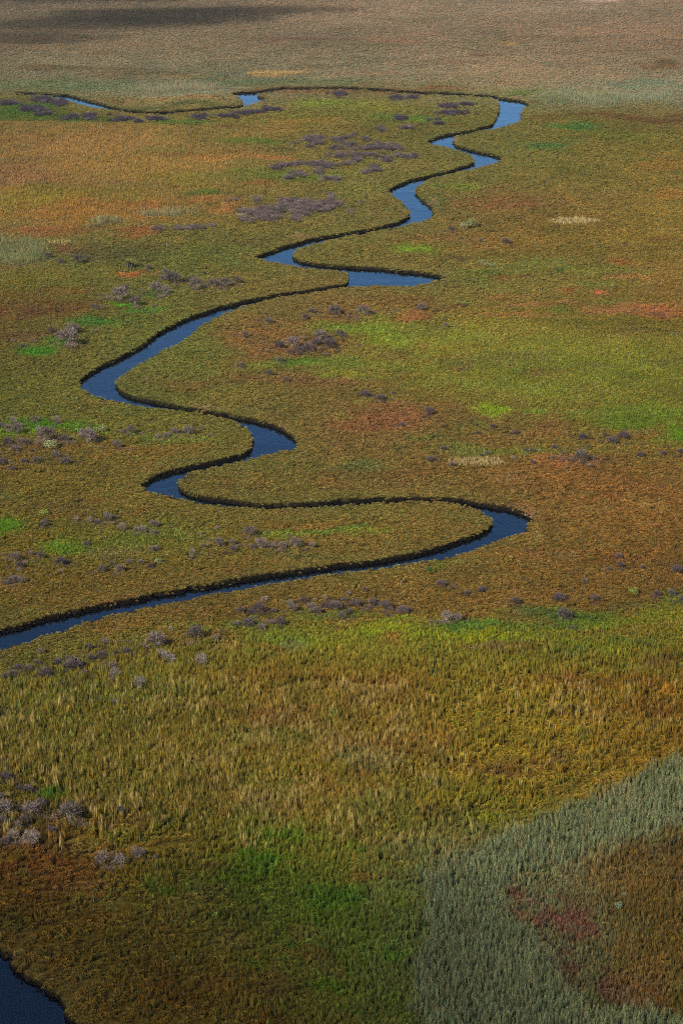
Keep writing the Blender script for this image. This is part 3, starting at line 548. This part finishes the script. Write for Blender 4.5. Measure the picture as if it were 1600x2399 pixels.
# ------------------------------------------------------------------ bare grey bushes, one by one
def quad(T, L, a, b_, wa, wb, lf):
    s = (b_ - a).cross(Vector((rnd(-1, 1), rnd(-1, 1), rnd(-1, 1)))).normalized()
    T += [a - s * wa, a + s * wa, b_ + s * wb, a - s * wa, b_ + s * wb, b_ - s * wb]; L += [lf, lf]
def stem_tris(n_, spread, rad):
    T, L, tips = [], [], []
    for i in range(n_):
        a = rnd(0, 6.283); r0 = rnd(.02, .10); p = Vector((math.cos(a) * r0, math.sin(a) * r0, -.12))
        a2 = a + rnd(-.5, .5); r1 = rnd(.1, spread); q = Vector((math.cos(a2) * r1, math.sin(a2) * r1, rnd(.35, .62)))
        md = p.lerp(q, .5) + Vector((rnd(-.05, .05), rnd(-.05, .05), .04)); lf = rnd(.9, 1.35)
        for u0, u1, w0, w1 in ((p, md, rad, rad * .8), (md, q, rad * .8, rad * .5)):
            quad(T, L, u0, u1, w0, w1, lf); quad(T, L, u0, u1, w0, w1, lf * .95)
        tips.append(q)
    return T, L, tips
def twig_tris(n_, tips, flat, hole=.35):
    T, L = [], []
    for i in range(n_):
        a = rnd(0, 6.283); z = rnd(-.25, 1); r = math.sqrt(max(0, 1 - z * z))
        d = Vector((math.cos(a) * r, math.sin(a) * r, z)); k = rnd(hole, .98) ** .6
        lump = 1 + .16 * math.sin(3.1 * a + 1.3 * len(tips)) + .12 * math.sin(5 * a + z * 4)
        p = Vector((d.x * .5 * k * lump, d.y * .5 * k * lump, flat * (.52 + d.z * .48 * k * lump)))
        o_ = (d + Vector((rnd(-.6, .6), rnd(-.6, .6), rnd(.1, .9)))).normalized()
        q = p + o_ * rnd(.07, .17); w = rnd(.008, .017)
        quad(T, L, p, q, w, w * .4, rnd(.65, 1.35))
    for t in tips:                                     # limbs running up into the crown
        for j in range(5):
            q = t + Vector((rnd(-.22, .22), rnd(-.22, .22), rnd(.08, .34) * flat)); quad(T, L, t, q, .013, .006, rnd(.9, 1.3))
    return T, L
bush_m = {'g': leaf_mat('bare grey twigs', trans=.05, own=((.080, .063, .057), (.125, .098, .090))),
          'd': leaf_mat('bare dark twigs', trans=.05, own=((.058, .045, .048), (.085, .066, .070))),
          'p': leaf_mat('bleached twigs', trans=.05, own=((.125, .100, .088), (.17, .140, .122)))}
stem_m = leaf_mat('bleached stems', trans=0, own=((.19, .16, .135), (.25, .21, .18)))
stem_d = leaf_mat('grey stems', trans=0, own=((.09, .075, .068), (.12, .10, .09)))
BV = {}
for kd, nst, spread, ntw, flat in (('g', 12, .30, 620, .78), ('d', 10, .32, 640, .72), ('p', 18, .36, 380, 1.0)):
    BV[kd] = []
    for k in range(5):
        sT, sL, tips = stem_tris(nst, spread, .016); tT, tL = twig_tris(ntw, tips, flat * rnd(.9, 1.12), .25 if kd != 'p' else .5)
        sm_ = stem_d if kd == 'd' else stem_m
        BV[kd].append((tri_mesh('stem_cluster', sT, sL, sm_), tri_mesh('twig_crown', tT, tL, bush_m[kd]), tri_mesh('dead_bush', sT + tT, sL + tL, bush_m[kd])))

BUSH = [
("at the left edge above the foreground thicket", 'd', [(15,1828,35),(47,1851,18),(66,1853,25),(4,1872,22,'g'),(97,1888,28)]),
("in the dark thicket at the lower left edge", 'g', [(12,1906,42),(8,1932,26,'d'),(43,1944,22,'p'),(76,1908,44),(60,1930,30,'d'),(78,1978,42,'p'),(33,1968,30,'p'),(15,1978,25,'d'),(122,1952,26,'d'),(166,1923,53)]),
("in the trio of pale bushes below the dark thicket", 'p', [(240,2023,32),(281,2028,30),(324,2010,36,'g')]),
("low in the grass right of the dark thicket", 'd', [(286,1905,26),(365,2014,18),(230,2015,14)]),
("where the long reach leaves the picture", 'd', [(15,1594,22),(33,1586,26),(44,1569,20),(69,1577,26),(89,1556,18),(105,1589,36),(99,1528,14,'g')]),
("in the dark clump below the long reach at left", 'd', [(139,1556,24),(163,1549,20),(158,1566,20),(176,1568,40),(192,1562,20),(180,1594,18,'g'),(199,1580,18,'g'),(207,1520,18)]),
("right of the dark clump below the reach", 'd', [(216,1545,20),(240,1543,28),(247,1566,22,'g'),(247,1510,20,'g'),(265,1569,24,'g'),(273,1532,14),(298,1530,22)]),
("at the head of the tall grass on the left", 'g', [(46,1631,16,'d'),(150,1627,14),(145,1645,12),(227,1642,16),(270,1653,22),(270,1590,26,'p'),(329,1614,32,'p')]),
("beside the grey mound under the long reach", 'g', [(367,1512,44),(376,1536,16,'p'),(390,1548,26,'p'),(402,1553,22,'p'),(401,1477,12,'p')]),
("on the rust slope below the long reach", 'd', [(460,1494,37),(504,1500,17,'g'),(473,1558,29,'p')]),
("at the left end of the bright green grass band", 'd', [(554,1465,17,'g'),(564,1434,18),(580,1466,30),(590,1437,20),(607,1433,28),(613,1473,18,'g'),(638,1461,16,'g'),(657,1464,26)]),
("in the grey row above the bright green grass", 'g', [(620,1409,14,'p'),(643,1433,16,'d'),(679,1417,14,'p'),(687,1431,23),(712,1411,20,'d'),(730,1430,24),(744,1436,20),(739,1408,10,'p'),(762,1406,12,'p')]),
("mid row above the bright grass", 'g', [(762,1426,22,'d'),(784,1429,29,'d'),(806,1410,16,'d'),(800,1449,22),(819,1437,14,'d'),(833,1420,24,'d'),(816,1395,12,'p'),(854,1386,14)]),
("ending the row above the bright grass", 'd', [(873,1417,24),(902,1426,28),(915,1430,14,'g'),(945,1435,26)]),
("in the pair by the pale stems above the lime grass", 'g', [(1045,1456,28,'p'),(1071,1456,24)]),
("scattered on the rust flat above the lime grass", 'd', [(1033,1374,24),(1093,1393,14),(1125,1388,14),(1129,1383,16),(1208,1412,20),(1309,1406,28)]),
("on the rust flat near the right edge", 'd', [(1320,1448,34),(1369,1366,15,'g'),(1393,1405,18),(1425,1336,14),(1450,1306,16),(1451,1328,18),(1505,1333,14)]),
("at the right edge above the green band", 'd', [(1538,1393,18),(1572,1394,20),(1597,1407,20),(1585,1342,26)]),
("in the top row of the grassy island", 'g', [(104,1233,20),(107,1224,13,'d'),(180,1219,11,'p'),(212,1223,14,'p'),(227,1226,14),(253,1220,22),(270,1217,15)]),
("in the loose pale row under the green loop bank", 'g', [(287,1242,20,'p'),(321,1244,13,'p'),(334,1246,18,'p'),(362,1234,21),(360,1251,14),(205,1278,18,'d'),(244,1263,9)]),
("standing in the island grass centre left", 'g', [(355,1291,14),(367,1289,16),(353,1327,14,'d'),(331,1321,14),(304,1321,16),(283,1337,21),(263,1324,15,'d'),(240,1339,20),(273,1339,9,'p')]),
("on the ochre island left of its centre", 'g', [(38,1314,29),(48,1329,18,'d'),(46,1341,12,'p'),(73,1301,14),(97,1307,20,'d'),(142,1323,25,'d'),(161,1319,12,'d'),(143,1341,10,'p')]),
("in the left corner of the island by the reach", 'g', [(15,1369,16),(31,1364,23),(50,1365,18,'p')]),
("at the left of the island's grey hedge row", 'g', [(449,1308,12,'p'),(452,1299,14,'p'),(477,1284,13),(469,1255,8,'p'),(513,1279,25),(510,1241,10,'p'),(546,1274,16),(548,1292,18,'d')]),
("at the right of the island's grey hedge row", 'g', [(587,1252,27),(594,1285,14,'d'),(612,1284,29),(640,1285,14,'p'),(661,1286,22),(694,1283,31),(732,1282,14,'p')]),
("above the bright green strip near the left edge", 'g', [(6,1001,18),(32,993,18,'p'),(49,999,12,'p'),(85,988,18),(134,993,20,'p'),(41,1014,31),(92,1014,16,'p')]),
("below the bright green strip near the left edge", 'g', [(19,1041,24,'d'),(61,1042,20,'d'),(38,1056,20),(77,1058,10,'d'),(112,1032,41),(153,1034,21),(207,1036,43)]),
("on the ochre turf below the green strip at left", 'g', [(8,1088,24,'d'),(57,1084,16,'d'),(89,1084,20),(131,1073,23),(156,1085,22,'d'),(187,1083,8),(32,1102,16,'d')]),
("along the grassy row left of the narrow bend", 'g', [(274,1049,22),(290,1015,14),(309,1015,22),(370,1026,10,'p'),(392,1026,18),(410,1018,18),(426,1015,12,'d'),(443,1019,29)]),
("in the left thickets above the bright green patches", 'g', [(283,704,40),(295,677,16),(367,686,30),(388,690,24,'p'),(384,657,16),(388,644,18),(406,662,36,'d')]),
("along the bank top above the broad left reach", 'g', [(459,678,34),(501,673,26),(528,671,26),(555,662,20),(478,641,10,'d'),(348,631,14)]),
("beside the bright green patches at left", 'g', [(318,715,27),(220,722,16),(121,780,17,'d'),(172,781,33),(161,808,46),(55,815,12,'d'),(237,746,9)]),
("beside the left reed bed", 'd', [(115,604,18),(145,616,14),(184,616,26)]),
("along the top of the lime grass in the centre", 'g', [(630,759,22),(716,747,18,'d'),(730,733,17,'d'),(784,736,30,'d'),(818,746,10),(851,737,29),(987,728,23),(1044,767,14)]),
("in the dark brush left of the lime grass", 'd', [(655,817,24),(687,814,34,'g'),(703,827,20),(722,822,28),(741,810,26),(751,797,30,'g'),(770,811,28),(796,786,20),(805,792,16)]),
("on the rust turf below the dark brush", 'g', [(575,789,18),(566,862,18),(630,880,20,'d'),(658,847,16),(671,893,14,'d')]),
("on the rust turf right of the lime grass", 'd', [(856,929,22),(892,938,22),(922,925,12),(940,998,14),(1004,970,22),(1119,1016,12),(1152,1000,12),(1208,1018,16)]),
("along the pale green strip right of the bends", 'd', [(1008,1080,20),(1038,1054,14),(1054,1049,8,'g'),(1059,1094,14),(1126,1067,9),(1142,1063,11,'g'),(1203,1077,10,'p'),(1228,1057,10)]),
("at the right end of the pale green strip", 'g', [(1245,1061,14,'d'),(1264,1059,9,'p'),(1247,1087,13),(1298,1051,15),(1321,1065,12,'d'),(1360,1080,34),(1387,1080,10),(1363,1027,20,'d')]),
("on the brown flats near the right edge", 'd', [(1417,1023,12),(1432,1040,25),(1459,1029,26),(1498,1070,18),(1551,1066,14),(1593,1062,20)]),
("right of the upper pools", 'd', [(1057,541,16),(1126,569,12,'g'),(1183,570,20)]),
]
ORD = ['leftmost','second from left','third from left','fourth from left','fifth from left','sixth from left','seventh from left','eighth from left','ninth from left','tenth from left']
LOOK = {'g': 'grey', 'd': 'dark grey', 'p': 'bleached'}
nb = 0
for phrase, kd0, lst in BUSH:
    lst = sorted([(q + (kd0,))[:4] if len(q) == 3 else q for q in lst])
    for i, (bu, bv, bw, kd) in enumerate(lst):
        o_ = 'rightmost' if (i == len(lst) - 1 and i > 0) else ORD[i]
        x, y = (float(a) for a in at(bu, bv, .1)); wm = bw * pxm(bv) * .98
        hz = wm * (1.0 if kd != 'p' else 1.05) * rnd(.95, 1.15)
        if bw < 16: hz = max(hz, wm * 1.15)
        st_, cr_, one = BV[kd][(nb * 3 + i) % 5]; nb += 1
        if bw >= 24:
            o = bpy.data.objects.new('dead_bush', None); C.objects.link(o)
            for nm, me in (('stem_cluster', st_), ('twig_crown', cr_)):
                c_ = bpy.data.objects.new(nm, me); C.objects.link(c_); c_.parent = o
        else:
            o = bpy.data.objects.new('dead_bush', one); C.objects.link(o)
        o.location = (x, y, float(lookup(FZ, np.array([x]), np.array([y]))[0])); o.scale = (wm, wm * rnd(.85, 1.1), hz); o.rotation_euler = (0, 0, rnd(0, 6.28))
        tag(o, '%s %s bush %s' % (o_, LOOK[kd], phrase), 'bush', 'bare bushes of the marsh')
print('bushes', nb)

# ------------------------------------------------------------------ far purple masses of the same bare shrubs
THICK = [(25,241,20,3),(99,233,20,5),(140,240,18,5),(76,254,32,5),(86,267,16,3),(115,265,10,3),(160,272,15,4),(204,272,12,5),(227,272,12,6),(255,270,12,3),(277,272,10,4),(290,278,10,3),(309,275,8,3),(325,284,10,3),(271,281,20,1.5),(367,277,25,3),(475,273,22,4),(500,270,20,4),(530,271,24,3),(587,263,35,3),(632,255,20,3),(786,220,25,5),(928,229,12,4),(963,227,12,3),
(1049,248,18,4),(1062,263,30,4),(1092,244,14,3),(1008,282,26,5),(1029,288,10,3),(988,291,8,3),(952,299,16,3),(891,299,10,4),(939,277,14,4),(888,350,42,12),(929,353,12,9),(904,373,16,6),(957,367,16,5),(978,365,8,3),(873,390,8,3),(883,397,8,3),(858,325,8,4),
(682,332,18,5),(722,325,24,5),(749,323,10,5),(791,327,14,5),(810,323,10,5),(787,345,12,4),(724,344,10,2),(743,332,14,4),(816,338,14,5),(830,314,6,4),(895,306,8,4),(795,363,20,5),(864,355,40,10),(835,373,10,5),(816,381,12,3),(734,384,28,4),(763,388,22,6),(680,386,24,4),(648,392,16,4),(701,407,16,6),(673,416,14,4),(747,404,10,5),(768,418,14,4),(789,419,10,4),(858,402,10,4),(881,397,8,4),
(677,468,24,8),(703,482,24,8),(629,491,24,6),(734,484,16,6),(778,472,10,5),(604,466,8,3),(536,469,10,3),(551,468,5,3),(602,468,10,6),(566,494,14,4),(599,496,22,8),(622,509,28,9),(638,491,28,9),(668,473,18,8),(694,483,36,10),(719,476,22,8),(696,499,16,5),(694,513,12,4),(737,487,26,7),(755,476,16,6),(786,476,14,7),(765,489,14,5),(819,495,6,6),(849,480,10,6),(719,501,8,5),(574,514,12,5),(775,457,8,5),(368,536,12,3),(418,534,14,3),(459,534,20,4),(497,527,4,4)]
th = bpy.data.collections.new('thicket')
for k in range(4):
    sT, sL, tips = stem_tris(6, .3, .02); tT, tL = twig_tris(150, tips, .8, .3)
    v = [p for p in sT + tT]
    th.objects.link(bpy.data.objects.new('thicket_tuft', tri_mesh('thicket', v, sL + [x * 1.0 for x in tL], plant_m)))
SRC['thicket'] = (th, 4)
tp, tsz, tcl = [], [], []
for (eu, ev, eru, erv) in THICK:
    k = int(max(8, eru * erv * (1.1 if ev < 292 else .5 if ev < 430 else .34)))
    a = rng.random(k) * 6.283; q = np.sqrt(rng.random(k)) * (1 + .35 * rng.normal(size=k))
    uu = eu + np.cos(a) * q * eru; vv_ = ev + np.sin(a) * q * erv * 1.1 + 2
    x, y = at(uu, vv_, .2); ok = vnoise(x / 4.5, y / 9, 57) < .38; ok[:3] = True
    uu, vv_, x, y, k = uu[ok], vv_[ok], x[ok], y[ok], int(ok.sum()); tp.append(np.stack([x, y, np.zeros(k) + .0], 1))
    s = rng.uniform(.6, 1.7, k); tsz.append(np.stack([s, s, s * rng.uniform(.55, .85, k)], 1))
    base = (lin((56, 50, 58)) if ev < 292 else lin((72, 63, 65))) if ev < 400 else lin((80, 70, 68))
    tcl.append(base[None] * GAIN * np.exp(rng.normal(0, .28, (k, 1))))
scatter('dead_shrub_thicket', 'thicket', np.concatenate(tp), np.concatenate(tsz), np.concatenate(tcl), 'purple grey masses of low bare shrubs in the grassland left of the upper creek', 'thicket', 50)

bp_, bs_, bc_ = [], [], []
for phrase, kd0, lst in BUSH:
    for q in lst:
        bu, bv, bw = q[:3]; kd = q[3] if len(q) > 3 else kd0
        for j in range(9):
            uu = bu + rng.normal() * bw * .95; vv_ = bv + rng.normal() * bw * .22 + 1; x, y = at(uu, vv_, .1); wm = bw * pxm(bv) * rng.uniform(.3, .7)
            bp_.append((float(x), float(y), -.03)); bs_.append((wm, wm, wm * rng.uniform(.5, .9)))
            c = lin({'g': (86, 73, 66), 'd': (68, 57, 55), 'p': (96, 82, 72)}[kd]) * GAIN * math.exp(rng.normal() * .22); bc_.append(c)
bp_ = np.array(bp_); ok = lookup(SDF, bp_[:, 0], bp_[:, 1]) > .6
scatter('dead_brush', 'thicket', bp_[ok], np.array(bs_)[ok], np.array(bc_)[ok], 'low broken twigs and scrub lying around the bare bushes', 'brushwood', 51)

# ------------------------------------------------------------------ leafy shrubs, standing stalks and the palm-like clump
def leafy(n_, flat):
    T, L = [], []
    for i in range(n_):
        a = rnd(0, 6.283); z = rnd(-.2, 1); r = math.sqrt(max(0, 1 - z * z)); k = rnd(.55, 1) ** .5
        lump = 1 + .14 * math.sin(3 * a) + .1 * math.sin(7 * a + 3 * z)
        p = Vector((math.cos(a) * r * .5 * k * lump, math.sin(a) * r * .5 * k * lump, flat * (.45 + .5 * z * k * lump)))
        d = Vector((rnd(-1, 1), rnd(-1, 1), rnd(-.2, 1))).normalized(); s = d.cross(Vector((rnd(-1, 1), rnd(-1, 1), 0.3))).normalized() * rnd(.03, .05)
        T += [p - s, p + s, p + d * rnd(.08, .14)]; L.append(rnd(.65, 1.35))
    return T, L
LG = {'pale': leaf_mat('pale grey green leaves', own=(lin((96,98,64)) * GAIN, lin((106,108,74)) * GAIN)),
      'lime': leaf_mat('yellow green leaves', own=(lin((94,102,46)) * GAIN, lin((98,106,50)) * GAIN)),
      'blue': leaf_mat('blue green leaves', own=(lin((92,108,88)) * GAIN, lin((104,120,98)) * GAIN)),
      'dark': leaf_mat('dark green leaves', own=(lin((46,70,34)) * GAIN, lin((54,80,38)) * GAIN))}
SHR = [(1089,534,20,'pale',.7,'wider pale green rounded shrub of the pair right of the upper pool'),(1106,532,22,'pale',.9,'taller pale green rounded shrub of the pair right of the upper pool'),
(1131,617,12,'pale',.9,'smallest pale green shrub of the three above the brown flat'),(1140,623,13,'pale',.8,'middle pale green shrub of the three above the brown flat'),(1153,625,16,'pale',.7,'widest pale green shrub of the three above the brown flat'),
(1484,1392,20,'lime',1.0,'single yellow green rounded shrub on the rust flat near the right edge'),
(1463,2101,16,'blue',.9,'upper blue green shrub of the two in the brown grass'),(1449,2126,18,'blue',.9,'lower blue green shrub of the two in the brown grass'),(1375,2223,11,'blue',.9,'lone blue green shrub below the maroon reeds'),
(1006,1344,11,'dark',1.9,'narrow dark green conical shrub beneath the right hand bend'),(121,1048,30,'pale',.6,'olive grey leafy mound under the bright green strip'),(240,1009,24,'pale',.6,'olive leafy mound at the right end of the bright green strip'),
(105,1206,20,'lime',.8,'light green leafy shrub at the top of the left island'),(372,1318,16,'pale',.8,'olive leafy shrub beside the island grass'),(1310,636,14,'dark',.7,'dark green low shrub in the pale green flat on the right')]
for (bu, bv, bw, kd, ht, lb) in SHR:
    T, L = leafy(420, 1.0); x, y = (float(a) for a in at(bu, bv, .1)); wm = bw * pxm(bv) * 1.1
    o = bpy.data.objects.new('leafy_shrub', tri_mesh('leafy_shrub', T, L, LG[kd])); C.objects.link(o)
    o.location = (x, y, -.05); o.scale = (wm, wm, wm * ht); o.rotation_euler = (0, 0, rnd(0, 6)); tag(o, lb, 'shrub')
# bleached stalks
T, L = [], []
for i in range(3): quad(T, L, Vector((rnd(-.03, .03), 0, -.1)), Vector((rnd(-.06, .06), rnd(-.05, .05), 1)), .05, .03, 1.1)
stalk = tri_mesh('dead_stalk', T, L, leaf_mat('bleached wood', trans=0, own=((.26, .22, .15), (.3, .26, .18))))
for (bu, bv, hp, lb) in ((863,433,13,'pale bare stalk standing in the turf left of the upper bend'),(1137,692,11,'pale bare stalk standing right of the long pool'),(392,581,7,'short pale stalk in the green turf left of the middle reach'),(940,1375,9,'thin pale stalk on the rust slope above the grey row')):
    x, y = (float(a) for a in at(bu, bv, 0)); hm = hp * pxm(bv) / .95 + .3
    o = bpy.data.objects.new('dead_stalk', stalk); C.objects.link(o); o.location = (x, y, 0); o.scale = (1.3, 1.3, hm); tag(o, lb, 'stalk')
# palm-like clump: dark skirt of dead leaves under a spray of yellow green blades
x, y = (float(a) for a in at(306, 628, 0)); s = 24 * pxm(628)
root = bpy.data.objects.new('palm_clump', None); C.objects.link(root); root.location = (x, y, 0); root.scale = (s, s, s * 1.1)
tag(root, 'squat palm like clump with yellow green blades over a dark skirt beside bare orange soil', 'palm')
T, L = [], []
for i in range(160):
    a = rnd(0, 6.283); r = rnd(.1, .36); q = Vector((math.cos(a) * r, math.sin(a) * r, rnd(.3, .6))); p = Vector((q.x * 1.15, q.y * 1.15, rnd(-.05, .2))); quad(T, L, q, p, .02, .03, rnd(.6, 1.4))
c_ = bpy.data.objects.new('skirt', tri_mesh('skirt', T, L, leaf_mat('dead palm skirt', trans=0, own=((.06, .05, .045), (.07, .06, .055))))); C.objects.link(c_); c_.parent = root
T, L = [], []
for i in range(150):
    a = rnd(0, 6.283); r = rnd(.0, .3); p = Vector((math.cos(a) * r, math.sin(a) * r, .5)); q = p + Vector((math.cos(a) * rnd(.1, .35), math.sin(a) * rnd(.1, .35), rnd(.1, .4))); quad(T, L, p, q, .03, .01, rnd(.7, 1.3))
c_ = bpy.data.objects.new('blade_crown', tri_mesh('blade_crown', T, L, leaf_mat('palm blades', own=((.15, .14, .035), (.17, .15, .04))))); C.objects.link(c_); c_.parent = root

# ------------------------------------------------------------------ clouds whose shadows darken the far left, plus two added to shade the foreground
def cloud(name, P, zc, ax, dens, seed):
    import bmesh
    bm = bmesh.new(); bmesh.ops.create_icosphere(bm, subdivisions=5, radius=1)
    pts = np.array([v.co for v in bm.verts]); rr = np.random.default_rng(seed)
    f = np.zeros(len(pts))
    for k in range(1, 5):
        for j in range(5):
            d = rr.normal(size=3); d /= np.linalg.norm(d); f += np.sin(pts @ d * 2.3 * k + rr.random() * 6.28) * .07 / k
    for v, q in zip(bm.verts, f):
        v.co *= 1 + q
        if v.co.z < -.35: v.co.z = -.35 + (v.co.z + .35) * .25
    for v in bm.verts: v.co = (v.co.x * ax[0], v.co.y * ax[1], v.co.z * ax[2])
    me = bpy.data.meshes.new(name); bm.to_mesh(me); bm.free()
    m = bpy.data.materials.new('cloud vapour'); m.use_nodes = True; n = m.node_tree.nodes; n.clear()
    out = n.new('ShaderNodeOutputMaterial'); pv = n.new('ShaderNodeVolumePrincipled'); pv.inputs['Density'].default_value = dens; pv.inputs['Color'].default_value = (.95, .95, .95, 1)
    m.node_tree.links.new(pv.outputs[0], out.inputs['Volume']); me.materials.append(m)
    o = bpy.data.objects.new(name, me); C.objects.link(o); q = Vector((P[0], P[1], 0)) + sdir * (zc / sdir.z); o.location = q
    tag(o, kind='structure'); return o
def cloud_over(u, v, zc, ax, dens, seed):
    x, y = at(u, v); cloud('cloud', (float(x), float(y)), zc, ax, dens, seed)
cloud_over(400, 38, 620, (42, 18, 9), .085, 1)
cloud_over(190, 56, 620, (36, 16, 9), .06, 2)
cloud_over(30, 90, 620, (30, 12, 8), .05, 4)
cloud_over(20, -8, 620, (60, 18, 9), .06, 5)
cloud_over(150, 2520, 560, (40, 26, 10), .04, 7)  # added cloud out of view, there to darken the lower left corner
cloud_over(620, 22, 620, (34, 10, 6), .07, 8)
cloud('cloud', (0, 62), 560, (100, 76, 26), .0022, 3)  # added thin unseen cloud, dims the near ground

# ------------------------------------------------------------------ the hazy air over the plain
import bmesh
bm = bmesh.new(); bmesh.ops.create_cube(bm, size=1)
for v in bm.verts: v.co = (v.co.x * 130000, v.co.y * 130000, -2.2 + (v.co.z + .5) * 92.2)
me = bpy.data.meshes.new('haze'); bm.to_mesh(me); bm.free()
m = bpy.data.materials.new('haze air'); m.use_nodes = True; n = m.node_tree.nodes; n.clear()
out = n.new('ShaderNodeOutputMaterial'); pv = n.new('ShaderNodeVolumePrincipled'); pv.inputs['Density'].default_value = .00003; pv.inputs['Color'].default_value = (.80, .86, .95, 1)
m.node_tree.links.new(pv.outputs[0], out.inputs['Volume']); me.materials.append(m)
haze = bpy.data.objects.new('haze', me); C.objects.link(haze); tag(haze, 'thin pale air haze lying over the whole marsh', 'haze', kind='stuff')
